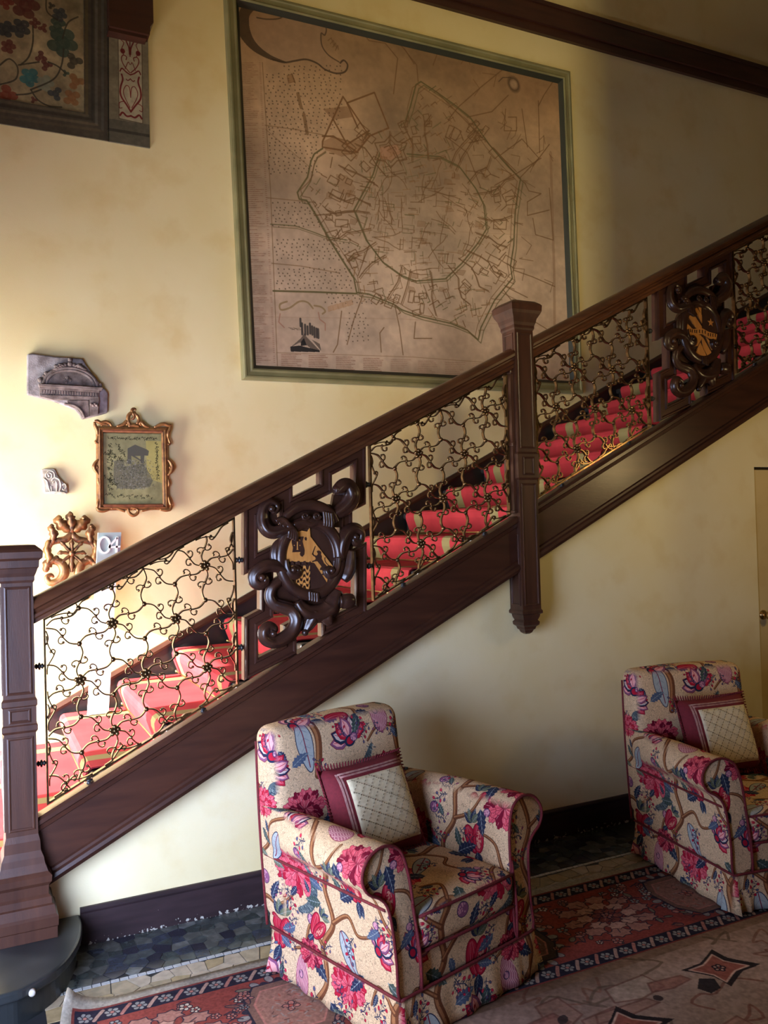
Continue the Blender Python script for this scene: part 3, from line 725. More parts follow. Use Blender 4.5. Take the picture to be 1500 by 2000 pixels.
    S.append(T('s', [(960, 1250), (930, 1320), (900, 1390), (830, 1430), (740, 1435), (680, 1400), (640, 1340)], [30, 44, 56, 50, 46, 42, 28]))
    S.append(T('s', [(770, 1410), (760, 1470), (730, 1530), (700, 1580)], [40, 40, 30, 12]))
    S.append(T('s', [(860, 1400), (880, 1470), (905, 1520)], [46, 40, 18]))
    for mb in S: mb.build('scroll', M['carved'], p)
    q_ = Z5(1015, 1335, -0.1)
    mb = MB(); prof = [(0.030, 0), (0.034, 0.006), (0.030, 0.012), (0.036, 0.02), (0.038, 0.045), (0.034, 0.07), (0.026, 0.078), (0.014, 0.08), (0.010, 0.072)]
    mb.lathe((q_[0]-0.035, -0.105, q_[1]), prof, 'x', 14); mb.build('barrel_scroll', M['carved'], p)
    q_ = Z5(960, 470, -0.1); mb = MB().lathe((q_[0]-0.03, -0.118, q_[1]), [(0.020, 0), (0.026, 0.006), (0.025, 0.05), (0.012, 0.056)], 'x', 14); mb.build('barrel_scroll', M['carved'], p)
    # hood with two volutes
    mb = T('h', [(530, 720), (560, 660), (640, 605), (740, 585), (840, 610), (910, 660), (940, 720)], [22, 34, 40, 42, 40, 34, 22], y=-.112)
    mb2 = T('h', [(600, 745), (680, 720), (740, 735), (800, 720), (880, 740)], [20, 26, 22, 26, 20], y=-.118)
    mb.add(mb2.v, mb2.f, True)
    for cx_ in (693, 782):
        sp_ = [(cx_+30*(1-i/14)*math.cos(i*0.9), 672+30*(1-i/14)*math.sin(i*0.9)) for i in range(13)]
        m3 = T('v', sp_, [14, 4], y=-.125, k=2, n=6); mb.add(m3.v, m3.f, True)
    mb.build('hood', M['carved'], p)
    for pts_, rr in (([(500, 745), (530, 728), (560, 740), (585, 775), (592, 820), (585, 855)], 15), ([(862, 640), (868, 690), (870, 730), (866, 755)], 11), ([(752, 1262), (755, 1300), (755, 1335)], 11)):
        for s_ in (-1.5, -0.5, 0.5, 1.5):
            if rr == 15: q2 = [(742+(a-742)*(1+s_*0.11), 930+(b_-930)*(1+s_*0.11)) for a, b_ in pts_]
            else: q2 = [(a+s_*rr*1.75, b_+s_*4) for a, b_ in pts_]
            T('r', q2, [rr*1.2, rr*1.5, rr*1.2], y=-.128).build('rib', M['carved'], p)
    # the shield: a shallow dome with its inlay
    yS = -0.112; mb = MB(); NR, NA = 5, 36; cx_, cz_ = 742, 1000; v = []; f = []
    for r_ in range(NR+1):
        for a in range(NA):
            t = 2*math.pi*a/NA; q_ = Z5(cx_+215*r_/NR*math.cos(t), cz_+258*r_/NR*math.sin(t), -0.1)
            v.append((q_[0], yS+0.008*(r_/NR)**2, q_[1]))
    for r_ in range(NR):
        for a in range(NA):
            b_ = (a+1) % NA; f.append((r_*NA+a, r_*NA+b_, r_*NA+NA+b_, r_*NA+NA+a))
    mb.add(v, [fa[::-1] for fa in f], True)
    sh = mb.build('shield', M['inlay_dark'], p)
    def A(name, poly, mt, lvl=1):                   # inlay piece, poly in zoom5 pixels
        return MB().prism([Z5(a, b_, -0.1) for a, b_ in poly], yS-0.0025-0.0012*lvl, yS+0.006).build(name, mt, sh)
    z7 = lambda a, b_: ((520+a*0.12-420)*4, (1000+b_*0.12-840)*4)
    if not second:
        A('light_field', [z7(*q_) for q_ in ((690, 262), (700, 400), (1070, 890), (1000, 980), (965, 1155), (700, 815), (300, 800), (278, 640), (300, 520), (380, 440), (450, 330), (560, 305), (650, 320))], M['inlay'])
        def wv(x): return 34*max(-1.0, min(1.0, 2.2*math.sin((x-405)/100.0*2*math.pi+math.pi/2)))
        A('bell_row', [z7(*q_) for q_ in [(300, 860)]+[(x, 826-wv(x)*0.9) for x in range(300, 703, 8)]+[(702, 860)]], M['inlay_dark'], 2)
        for y0, xa_, xb_ in ((905, 372, 700), (998, 480, 698), (1090, 470, 698), (1182, 480, 690)):
            xs_ = list(range(xa_, xb_, 8))
            A('bell_row', [z7(x, y0-wv(x)) for x in xs_]+[z7(x, y0+46-wv(x)) for x in xs_[::-1]], M['inlay'], 1)
        A('dark_lozenge', [z7(*q_) for q_ in ((700, 815), (760, 830), (975, 1160), (900, 1220), (705, 1250))], M['inlay_dark'], 2)
        A('banner', [z7(*q_) for q_ in ((395, 425), (420, 400), (590, 400), (570, 480), (590, 560), (605, 620), (600, 690), (570, 728), (540, 715), (525, 680), (540, 650), (405, 655), (415, 580), (395, 500))], M['inlay_dark'], 2)
        MB().prism([Z5(*z7(*q_), -0.1) for q_ in ((600, 420), (625, 405), (640, 430), (632, 465), (610, 460))], yS-0.0055, yS).build('banner_curl', M['inlay_dark'], sh)
        A('letter_t', [z7(*q_) for q_ in ((440, 445), (530, 445), (530, 470), (520, 470), (518, 460), (494, 460), (494, 600), (505, 614), (468, 614), (479, 600), (479, 460), (455, 460), (452, 472), (440, 472))], M['inlay'], 3)
        for a in (436, 528): A('dot', [z7(a+9*math.cos(t), 543+9*math.sin(t)) for t in np.linspace(0, 6.28, 9)[:-1]], M['inlay'], 3)
        lion = [(800, 640), (820, 625), (860, 632), (878, 660), (868, 690), (885, 720), (880, 760), (900, 790), (915, 830), (950, 860), (965, 890), (955, 930), (930, 940), (915, 985), (920, 1015), (900, 1030), (880, 1015), (900, 990), (890, 945), (850, 940), (860, 905), (880, 890), (860, 860), (835, 830), (810, 800), (770, 805), (735, 815), (720, 800), (770, 780), (785, 760), (775, 730), (745, 715), (725, 680), (740, 665), (760, 700), (800, 710), (820, 680)]
        A('lion', [z7(*q_) for q_ in lion], M['inlay_dark'], 2)
        A('sword', [z7(*q_) for q_ in ((722, 690), (738, 640), (770, 560), (785, 545), (778, 575), (752, 650), (740, 695))], M['inlay_dark'], 2)
        tl = cr([Z5(*z7(*q_), -0.1) for q_ in ((960, 890), (985, 900), (985, 860), (955, 830), (935, 790), (930, 750), (945, 740))], 4)
        MB().bar(tl, 0.0032, 0.004, yS-0.003).build('tail', M['inlay_dark'], sh)
    else:
        zz = lambda a, b_: (742+(a-650)*1.21, 1000+(b_-950)*1.02)
        for poly in ([(490, 800), (530, 750), (650, 905), (640, 930), (600, 940)], [(565, 725), (590, 712), (650, 790), (650, 870)], [(610, 712), (645, 718), (645, 790)], [(490, 890), (540, 930), (490, 930)],
                     [(495, 985), (640, 990), (640, 1030), (600, 1100), (560, 1110), (520, 1060)], [(640, 1000), (660, 1010), (755, 1160), (710, 1195), (660, 1110)], [(630, 1060), (700, 1200), (655, 1210), (580, 1170)], [(690, 1000), (765, 1060), (750, 1120)]):
            A('band', [zz(*q_) for q_ in poly], M['inlay'], 1)
        A('dark_field', [zz(*q_) for q_ in ((652, 720), (760, 740), (815, 830), (820, 940), (700, 945), (652, 915))], M['inlay_dark'], 1)
        A('star', [zz(740+(34 if i % 2 == 0 else 14)*math.sin(i*math.pi/5.0), 850-(42 if i % 2 == 0 else 17)*math.cos(i*math.pi/5.0)) for i in range(10)], M['inlay'], 2)
        A('ribbon', [zz(*q_) for q_ in ((488, 925), (560, 940), (640, 915), (720, 945), (820, 955), (815, 1030), (790, 1015), (720, 1005), (650, 975), (570, 1000), (495, 985))], M['inlay'], 2)
        for i, xx in enumerate((505, 525, 545, 570, 590, 620, 650, 680, 712, 735, 760, 785)):
            yb = 960+(-8 if 600 < xx < 690 else 10*(xx > 690))
            tt = [zz(xx-5, yb+16), zz(xx-5, yb-14), zz(xx+5, yb-14), zz(xx+5, yb-2), zz(xx+1, yb), zz(xx+6, yb+16)]
            A('ribbon_letter', tt, M['inlay_dark'], 3)
    return p
mkpanel()
p2_ = mkpanel(True); p2_.location += Vector((2.538, 0, SL*2.538))
# ================================================================== things on the far wall
def W2(px, py, Y=None):
    p = at(px, py, WY if Y is None else Y); return (p[0], p[2])
def shift(o, d): o.location = o.location+Vector(d)
# ------------------------------------------------------------------ the framed map
mq = [W2(474, 741, WY-0.03), W2(1137, 769, WY-0.03), W2(1112, 141, WY-0.03), W2(437, -27, WY-0.03)]
mp_ = thing('framed_map', 'huge framed antique town plan on brownish paper above the stair', 'map', ((mq[0][0]+mq[1][0])/2, WY, mq[0][1]))
FW = 0.10
prof = [(0.0, -0.03), (0.0, 0.012), (0.012, 0.022), (0.022, 0.022), (0.028, 0.016), (0.05, 0.012), (0.062, 0.018), (0.072, 0.014), (0.072, -0.03)]
for i, nm in enumerate(('frame_rail', 'frame_stile', 'frame_rail', 'frame_stile')):
    a, b_ = np.array(mq[i]), np.array(mq[(i+1) % 4]); pv, nx_ = np.array(mq[(i-1) % 4]), np.array(mq[(i+2) % 4])
    # one mitred member of the frame
    def miter(p, q0, q1):
        d1 = (p-q0)/np.linalg.norm(p-q0); d2 = (q1-p)/np.linalg.norm(q1-p)
        n1 = np.array([-d1[1], d1[0]]); n2 = np.array([-d2[1], d2[0]]); mm = n1+n2; return mm/np.dot(mm, mm)*2
    m0, m1 = miter(a, pv, b_), miter(b_, a, nx_); k = len(prof)
    v = [(a[0]+m0[0]*o, WY-0.03-d, a[1]+m0[1]*o) for o, d in prof]+[(b_[0]+m1[0]*o, WY-0.03-d, b_[1]+m1[1]*o) for o, d in prof]
    f = [(j, (j+1) % k, k+(j+1) % k, k+j) for j in range(k)]+[tuple(range(k))[::-1], tuple(range(k, 2*k))]
    MB().add(v, f).build(nm, M['frame'], mp_)
inn = []
for i in range(4):
    p, q0, q1 = np.array(mq[i]), np.array(mq[(i-1) % 4]), np.array(mq[(i+1) % 4])
    inn.append(tuple(p+miter(p, q0, q1)*0.071))
MB().sweep(inn, [(0.0, -0.028), (0.0, 0.008), (0.004, 0.010), (0.030, -0.022), (0.030, -0.028)], True, WY-0.03).build('liner', M['frame_dark'], mp_)
lx0, lx1 = min(p[0] for p in inn), max(p[0] for p in inn); lz0, lz1 = min(p[1] for p in inn), max(p[1] for p in inn)
MW, MH = 1150, 1050
def mc(a, b_):                                     # zoomed-photo point on the map -> canvas
    p = at(a/1.875+400, b_/1.875, WY-0.005); return ((p[0]-lx0)/(lx1-lx0)*MW, (lz1-p[2])/(lz1-lz0)*MH)
cv = Cv(MW, MH, (196, 168, 150))
gy = np.linspace(0, 1, MH)[:, None]
top = np.array((134, 106, 76), np.float32)/255; bot = np.array((174, 152, 132), np.float32)/255
k = np.clip(1.5*gy, 0, 1)[..., None]; cv.a[:] = top*(1-k)+bot*k
cv.noise(240, 0.22, 3); cv.noise(420, 0.16, 4); cv.noise(60, 0.08, 5); cv.noise(300, 0.30, 6, (138, 100, 74))
r_ = random.Random(3)
ink = (104, 76, 48); grn = (92, 84, 52); red = (116, 74, 56); dk = (66, 52, 38)
def ml(pts, wd=3.0, col=ink, al=0.75, dbl=0):
    q = [mc(*p) for p in pts]; cv.line(q, wd*1.15, col, al)
    if dbl: cv.line([(x+dbl, y+dbl) for x, y in q], wd*0.8, col, al*0.8)
def mpoly(pts, col, al, edge=None): cv.poly([mc(*p) for p in pts], col, al, edge)
# cartouche at the top left
car = [(190, 60), (160, 70), (165, 120), (190, 165), (240, 205), (290, 228), (330, 222), (370, 218), (410, 232), (440, 255), (480, 268), (510, 262), (520, 245), (505, 222), (480, 225), (455, 205), (430, 170), (425, 130), (440, 128), (445, 105), (430, 85), (390, 60), (330, 45), (300, 45), (270, 70), (215, 70)]
mpoly([tuple(p) for p in cr(car, 4, True)], (150, 122, 98), 0.55)
mpoly([tuple(p) for p in cr([(140, 18), (120, 60), (118, 100), (135, 145), (180, 190), (245, 222), (300, 230), (240, 203), (190, 162), (166, 115), (162, 62), (185, 30), (170, 14)], 4, True)], dk, 0.8)
ml([tuple(p) for p in cr([(245, 218), (290, 230), (330, 224), (370, 219), (410, 233), (440, 256), (480, 270), (512, 264), (522, 240), (508, 222), (495, 232)], 5)], 4.5, dk, 0.8)
ml([tuple(p) for p in cr([(190, 66), (230, 72), (275, 68), (300, 45), (335, 45), (390, 62), (432, 88), (444, 108), (438, 130), (425, 124), (428, 168), (452, 203), (490, 228)], 5)], 3.5, dk, 0.7)
for i in range(4): ml([(450+i*9, 150+i*12), (462+i*8, 140+i*9), (470+i*6, 165+i*6)], 2.2, ink, 0.6)
# legend column, text and border lines
ml([(210, 230), (240, 700), (265, 1340)], 2.0, ink, 0.6); ml([(125, 230), (170, 1350)], 1.2, ink, 0.4)
for i in range(150):
    y = 232+i*7.35; xl = 128+(y-232)*0.041; xr = 206+(y-232)*0.049
    if r_.random() < 0.12: continue
    e = xl+6+(xr-xl-16)*r_.uniform(0.35, 0.95); x = xl+6
    while x < e:
        l_ = r_.uniform(4, 14); ml([(x, y+r_.uniform(-.6, .6)), (min(x+l_, e), y+r_.uniform(-.6, .6))], 1.5, red, r_.uniform(0.3, 0.65)); x += l_+2.5
    ml([(xr-8, y), (xr-3, y)], 1.5, red, 0.5)
ml([(262, 1292), (760, 1308), (1060, 1330)], 1.5, ink, 0.5); ml([(175, 1356), (900, 1395)], 1.6, red, 0.6)
for c_ in range(8):
    for i in range(9):
        x0 = 280+c_*100; y0 = 1298+c_*5+i*6.6
        if y0 > 1362+c_*5: continue
        x = x0; e = x0+r_.uniform(50, 74)
        while x < e:
            l_ = r_.uniform(4, 12); ml([(x, y0), (min(x+l_, e), y0+0.4)], 1.7, red, r_.uniform(0.5, 0.8)*(0.9 if c_ < 4 else 0.5)); x += l_+2.5
# dotted fields
for x0, x1, y0, y1 in ((225, 500, 245, 470), (230, 420, 480, 640), (248, 420, 745, 840), (255, 540, 880, 960), (262, 540, 985, 1062), (440, 700, 1080, 1120), (520, 600, 1150, 1250)):
    y = y0
    while y < y1:
        x = x0+r_.uniform(0, 12)
        while x < x1:
            if not (x < 290 and y < 260): q = mc(x+r_.uniform(-4, 4), y+r_.uniform(-4, 4)); cv.ell(q[0], q[1], 2.3, 2.3, dk, 0.6, n=8)
            x += 19
        y += 14
for p in ([(220, 460), (330, 475), (430, 495), (530, 520)], [(225, 725), (330, 735), (400, 742)], [(245, 965), (350, 975), (490, 1000)]): ml(p, 2.6, ink, 0.5)
ml([(240, 822), (330, 828), (400, 852), (440, 868), (520, 880)], 2.6, grn, 0.8, 7); ml([(250, 1066), (400, 1070), (555, 1076)], 4.5, grn, 0.9)
ml([(222, 475), (380, 610)], 1.6, ink, 0.5)
wall_ = [(430, 545), (400, 565), (388, 590), (375, 650), (338, 706), (345, 730), (372, 735), (400, 780), (450, 870), (500, 950), (545, 1020), (555, 1072), (600, 1078), (690, 1115), (720, 1135), (790, 1160), (900, 1185), (960, 1210), (1000, 1245), (1010, 1200), (1060, 1100), (1125, 1020), (1118, 975), (1130, 900), (1135, 780), (1150, 680), (1155, 655), (1100, 600), (1040, 530), (970, 430), (920, 390), (850, 340), (790, 300), (772, 312), (752, 390), (735, 440)]
ml(wall_, 4.2, grn, 0.85, 10); ml([(a+12 if a < 750 else a-12, b_+(10 if b_ < 700 else -10)) for a, b_ in wall_], 2.4, ink, 0.6)
ring = [(640, 560), (615, 640), (545, 770), (590, 880), (650, 960), (720, 1010), (770, 1030), (880, 1022), (940, 965), (1000, 890), (1030, 840), (1020, 750), (990, 690), (930, 610), (860, 575), (740, 565)]
ml(ring, 4.2, grn, 0.8, 6)
for p in ([(430, 520), (505, 355), (602, 500), (555, 560), (430, 540), (430, 520)], [(520, 378), (620, 340), (672, 470), (600, 500)], [(470, 440), (520, 530), (600, 480)], [(520, 380), (560, 470)], [(430, 500), (470, 500), (560, 560)]): ml(p, 4.4, (110, 78, 48), 0.85)
mpoly([(430, 520), (470, 500), (540, 520), (600, 500), (560, 560), (500, 575), (440, 550)], (120, 84, 54), 0.4)
mpoly([(480, 640), (520, 645), (550, 690), (530, 720), (490, 700)], (122, 88, 58), 0.3, ink)
mpoly([(430, 400), (520, 390), (540, 430), (470, 440)], (110, 78, 52), 0.45)
st_ = [(680+(68 if i % 2 else 46)*math.cos(i*math.pi/6), 555+(60 if i % 2 else 40)*math.sin(i*math.pi/6)) for i in range(13)]
ml(st_, 3.2, ink, 0.75); ml([(a*0.7+204, b_*0.7+166) for a, b_ in st_], 2.4, ink, 0.7); mpoly([(640, 540), (700, 530), (720, 560), (680, 590), (640, 580)], (170, 120, 95), 0.5, ink)
for p in ([(1115, 235), (1010, 320), (925, 395), (890, 440)], [(780, 300), (775, 240), (720, 170), (640, 125)], [(550, 85), (600, 150), (660, 160), (705, 215), (690, 345)], [(730, 180), (765, 235)], [(860, 170), (835, 240)], [(960, 430), (1050, 410), (1110, 350)], [(1080, 570), (1160, 510), (1222, 580), (1150, 655), (1080, 570)], [(1200, 610), (1260, 530)],
          [(1130, 990), (1200, 1015), (1280, 1050)], [(1170, 670), (1185, 700), (1230, 710), (1180, 740), (1180, 790), (1260, 770)], [(1260, 690), (1275, 880), (1210, 860), (1200, 800)], [(1100, 400), (1095, 480), (1140, 480), (1140, 430), (1110, 430)], [(1160, 400), (1180, 540)], [(1220, 370), (1225, 560)], [(1280, 290), (1240, 350), (1220, 390)],
          [(575, 1090), (545, 1170), (520, 1262)], [(695, 1120), (712, 1200), (725, 1300)], [(655, 1200), (640, 1220), (645, 1290)], [(500, 1140), (485, 1262), (470, 1290)], [(770, 1180), (765, 1240), (830, 1240)], [(1090, 1060), (1160, 1150), (1250, 1205)], [(1100, 1050), (1180, 1090)], [(560, 1010), (600, 900)], [(545, 775), (400, 790)], [(590, 960), (520, 935)], [(1060, 680), (1130, 640)], [(1135, 640), (1230, 580)], [(880, 500), (960, 560), (1010, 690)], [(850, 340), (1140, 630)]): ml(p, 3.0, ink, 0.7)
for i in range(6): cv.ell(*mc(1130, 310), 26-i*3, 30-i*4, dk if i < 3 else (170, 140, 112), 0.25+0.05*i, rot=-0.5)
ml([(1075, 300), (1090, 285), (1120, 285)], 2.5, dk, 0.7)
def inpoly(x, y, P):
    c = False; n = len(P)
    for i in range(n):
        a, b_ = P[i], P[(i+1) % n]
        if (a[1] > y) != (b_[1] > y) and x < (b_[0]-a[0])*(y-a[1])/(b_[1]-a[1])+a[0]: c = not c
    return c
for i in range(1100):                              # the streets of the town
    x, y = r_.uniform(380, 1160), r_.uniform(330, 1200)
    i1, i2 = inpoly(x, y, ring), inpoly(x, y, wall_)
    if not i2: continue
    if not i1 and r_.random() < 0.42: continue
    an = 0.18+0.5*math.sin(x/160.0)+0.4*math.cos(y/130.0)+r_.choice((0, math.pi/2)); l_ = r_.uniform(14, 46)
    pts = [(x, y), (x+l_*math.cos(an), y+l_*math.sin(an))]
    if r_.random() < 0.5: pts.append((pts[1][0]-10*math.sin(an), pts[1][1]+10*math.cos(an)))
    ml(pts, r_.uniform(1.6, 3.0), r_.choice((ink, ink, grn, (134, 100, 66))), r_.uniform(0.35, 0.7) if i1 else r_.uniform(0.5, 0.85))
for i in range(70):                                # field boundaries outside
    x, y = r_.uniform(700, 1290), r_.uniform(120, 1240)
    if inpoly(x, y, wall_) or (x < 1060 and 300 < y < 1130): continue
    an = r_.uniform(0, 6.28); l_ = r_.uniform(18, 60); ml([(x, y), (x+l_*math.cos(an), y+l_*math.sin(an)), (x+l_*math.cos(an+0.5), y+l_*math.sin(an+0.5)+20)], 2.4, ink, 0.55)
for i in range(22):                                # roads from the canal ring out to the walls
    a_ = i/22*6.283+r_.uniform(-.1, .1); cx_, cy_2 = 800, 790; q = []
    for k_ in range(5):
        rr_ = 215+k_*34+(0 if k_ else -20); a2 = a_+r_.uniform(-.05, .05); q.append((cx_+rr_*1.02*math.cos(a2), cy_2+rr_*1.05*math.sin(a2)))
    q = [p_ for p_ in q if inpoly(p_[0], p_[1], wall_)]
    if len(q) > 1: ml(q, 3.4, ink, 0.7, 4)
for i in range(60):
    a_ = r_.uniform(0, 6.283); rr_ = r_.uniform(240, 340); x, y = 800+rr_*math.cos(a_), 790+rr_*1.1*math.sin(a_)
    if not inpoly(x, y, wall_) or inpoly(x, y, ring): continue
    w_, h_ = r_.uniform(18, 48), r_.uniform(14, 34); t_ = a_+r_.uniform(-.3, .3); c_, s_ = math.cos(t_), math.sin(t_)
    ml([(x+a*c_-b_*s_, y+a*s_+b_*c_) for a, b_ in ((0, 0), (w_, 0), (w_, h_), (0, h_), (0, 0))], 2.8, ink, 0.7)
for i in range(46):
    a_ = r_.uniform(0, 6.283); rr_ = 210*math.sqrt(r_.random()); x, y = 800+rr_*math.cos(a_), 800+rr_*math.sin(a_); q = [(x, y)]; t_ = a_+r_.choice((0, 1.57))
    for k_ in range(4): t_ += r_.uniform(-.35, .35); q.append((q[-1][0]+26*math.cos(t_), q[-1][1]+26*math.sin(t_)))
    if all(inpoly(a, b_, ring) for a, b_ in q): ml(q, 2.6, ink, 0.6)
for i in range(26):
    x, y = r_.uniform(420, 1140), r_.uniform(430, 1150); an = r_.uniform(0, 3)
    if inpoly(x, y, wall_): mpoly([(x, y), (x+r_.uniform(14, 34), y+4), (x+r_.uniform(14, 30), y+22), (x-3, y+r_.uniform(12, 26))], (120, 86, 56), 0.3, ink)
mpoly([(300, 278), (318, 272), (330, 300), (305, 306)], (130, 95, 62), 0.6, ink); ml([(318, 272), (330, 305)], 3, ink, 0.8); ml([(340, 345), (352, 395)], 9, ink, 0.6); ml([(362, 420), (374, 490)], 9, ink, 0.6)
# vignette with the island town
pale = (206, 182, 160)
ml([tuple(p) for p in cr([(300, 1105), (275, 1115), (278, 1135), (310, 1128), (345, 1105), (375, 1108), (395, 1130)], 5)], 4.5, (132, 110, 76), 0.8)
ml([tuple(p) for p in cr([(400, 1120), (425, 1125), (440, 1140), (430, 1150)], 5)], 4.5, (132, 110, 76), 0.8)
ml([(275, 1150), (270, 1180), (290, 1200)], 3, (150, 104, 84), 0.7); ml([(415, 1145), (420, 1170), (440, 1185), (440, 1210)], 3, (150, 104, 84), 0.7)
for i in range(5): mpoly([(450+i*18, 1125-i*5), (466+i*18, 1118-i*5), (470+i*18, 1135-i*5), (452+i*18, 1142-i*5)], (170, 120, 80), 0.35, (150, 112, 70))
mpoly([(350, 1180), (356, 1215), (375, 1235), (420, 1260), (425, 1285), (400, 1288), (370, 1262), (345, 1255), (310, 1275), (350, 1240), (362, 1225)], (74, 64, 56), 0.75)
mpoly([(312, 1270), (345, 1266), (420, 1284), (420, 1290), (314, 1288)], (30, 28, 28), 0.9); mpoly([(352, 1252), (362, 1238), (372, 1265), (350, 1268)], (28, 26, 26), 0.9)
for x, y0, y1 in ((349, 1168, 1195), (355, 1185, 1225), (366, 1190, 1225), (375, 1196, 1225), (384, 1186, 1222), (392, 1196, 1226), (400, 1200, 1235), (408, 1204, 1236), (414, 1206, 1238)): ml([(x, y0), (x+1, y1)], 5.5, (48, 44, 42), 0.8)
for i in range(9): ml([(370+i*5, 1232+i*5), (392+i*4, 1246+i*5)], 2.2, pale, 0.5)
for i in range(6): ml([(306+i*6, 1200+(i % 3)*4), (322+i*6, 1203+(i % 2)*5)], 1.6, (90, 76, 64), 0.6)
# creases and damp stains
for y in (470, 830, 1160): ml([(120, y), (700, y+8), (1340, y+40)], 2.0, (150, 122, 100), 0.35)
ml([(1265, 560), (1278, 1000), (1280, 1250)], 9, (120, 88, 64), 0.35); cv.noise(14, 0.06, 9)
mapm = imat('map_paper', cv.image('map_paper'), rough=0.8, spec=0.2)
sh = MB().prism([tuple(p) for p in inn], WY-0.010, WY-0.004).build('map_sheet', mapm, mp_)
wl = wloc(mp_); uvplane(sh, lambda c: (c.x+wl.x-lx0)/(lx1-lx0), lambda c: (c.z+wl.z-lz0)/(lz1-lz0))
zg = at(1110, 138, WY)[2]

# ------------------------------------------------------------------ painted panel and strip, top left
FX0, FX1, FZ0, FZ1 = W2(-300, 0)[0], W2(294, 290)[0], W2(294, 292)[1]-0.01, 5.9
fw_, fh_ = 900, int(900*(FZ1-FZ0)/(FX1-FX0))
def fc(a, b_): p = W2(a, b_); return ((p[0]-FX0)/(FX1-FX0)*fw_, (FZ1-p[1])/(FZ1-FZ0)*fh_)
cv = Cv(fw_, fh_, (140, 128, 98)); cv.noise(120, 0.3, 21); cv.noise(40, 0.2, 22); cv.noise(160, 0.5, 23, (104, 88, 62))
F = lambda a, b_: fc(a/5.0, b_/5.0)                # traced in a five times enlarged view
teal, navy, mar, och, dkk = (62, 76, 64), (62, 66, 66), (96, 58, 50), (124, 88, 56), (66, 62, 50)
def lobes(x, y, r, n, col, a0=0.0, al=0.85):
    for i in range(n):
        t = a0+i*2*math.pi/n; q = F(x+r*0.75*math.cos(t), y+r*0.75*math.sin(t)); s_ = abs(F(x+r*0.55, y)[0]-F(x, y)[0]); cv.ell(q[0], q[1], s_, s_*0.9, col, al)
    q = F(x, y); s_ = abs(F(x+r*0.6, y)[0]-F(x, y)[0]); cv.ell(q[0], q[1], s_, s_, col, al)
for x, y, r, n, c_, a0 in ((610, 420, 120, 5, teal, 0.3), (560, 260, 70, 4, teal, 1.0), (60, 290, 70, 5, navy, 0), (200, 280, 80, 5, navy, 0.5), (580, 150, 60, 5, navy, 0.2), (290, 760, 80, 5, (58, 100, 100), 0.3), (440, 820, 70, 5, (124, 130, 110), 0), (400, 560, 50, 3, mar, 0.5), (450, 640, 50, 3, mar, 2.0), (340, 230, 45, 4, mar, 0), (420, 280, 40, 3, mar, 1), (720, 600, 70, 3, dkk, 0), (540, 920, 60, 3, navy, 1.2), (740, 800, 70, 3, och, 0), (700, 960, 70, 4, och, 1), (80, 460, 60, 5, mar, 0), (60, 940, 90, 4, (124, 66, 48), 0), (250, 60, 110, 5, mar, 0), (60, 30, 60, 4, (120, 60, 50), 0), (640, 720, 30, 3, teal, 0), (500, 60, 30, 3, dkk, 0), (330, 980, 30, 3, mar, 0), (-200, 300, 120, 5, teal, 0), (-250, 700, 110, 5, mar, 0.4), (-500, 500, 130, 6, navy, 0), (200, -300, 120, 5, teal, 0.2), (550, -250, 110, 5, mar, 0), (-300, -200, 120, 5, navy, 0.5)): lobes(x, y, r, n, c_, a0)
for p in ([(620, 480), (600, 640), (520, 780), (300, 880)], [(760, 170), (660, 230), (610, 380)], [(180, 640), (380, 610)], [(470, 610), (560, 650), (640, 720)], [(300, 880), (370, 980), (480, 1040), (600, 1050)], [(320, 260), (320, 420), (280, 560), (200, 640)], [(450, 0), (460, 120), (560, 200)], [(0, 640), (90, 580), (170, 660), (150, 780), (0, 830)], [(160, 930), (280, 920), (400, 880)]):
    cv.line([F(*q) for q in cr(p, 6)], 5, dkk, 0.85)
for i in range(400):
    q = (r_.uniform(0, fw_), r_.uniform(0, fh_)); cv.ell(q[0], q[1], r_.uniform(1, 4), r_.uniform(1, 3), (170, 158, 130), 0.25, n=8)
# bands painted round the field, and the strip with its arabesque
bd = (66, 60, 50)
cv.poly([F(-1500, 760), F(0, 965), F(815, 1105), F(1055, 1150), F(1055, 1385), F(0, 1215), F(-1500, 980)], bd, 0.93)
cv.poly([F(805, -2500), F(820, 1120), F(1055, 1385), F(1040, -2500)], bd, 0.93)
for d_, c_ in ((20, (92, 84, 66)), (60, (48, 44, 36)), (110, (100, 90, 70)), (170, (84, 74, 58))): cv.line([F(-1500, 770+d_), F(0, 975+d_), F(835+d_, 1115+d_)], 9, c_, 0.6)
for d_, c_ in ((15, (90, 78, 50)), (70, (48, 48, 44)), (110, (96, 94, 86)), (170, (84, 84, 80))): cv.line([F(825+d_, -2500), F(830+d_, 1100+d_)], 9, c_, 0.6)
cv.poly([F(1043, -2500), F(1058, 1390), F(1462, 1455), F(1440, -2500)], (112, 104, 84), 1.0)
cv.poly([F(1150, 358), F(1160, 1165), F(1390, 1215), F(1382, 405)], (158, 148, 124), 0.9, (78, 66, 52), 2.5)
cv.poly([F(1056, 1165), F(1455, 1225), F(1462, 1455), F(1058, 1390)], (84, 80, 68), 0.9); cv.line([F(1060, 1270), F(1455, 1335)], 10, (56, 52, 44), 0.8)
cv.line([F(1043, -2500), F(1058, 1390)], 4, (44, 40, 34), 1)
am = (98, 34, 32)
def arab(pts, wd):
    for sg in (1, -1):
        q = [F(1270+sg*a+(b_-760)*0.015, b_+sg*a*0.17) for a, b_ in pts]; cv.line([tuple(p) for p in cr(q, 5)], wd*0.62, am, 0.95)
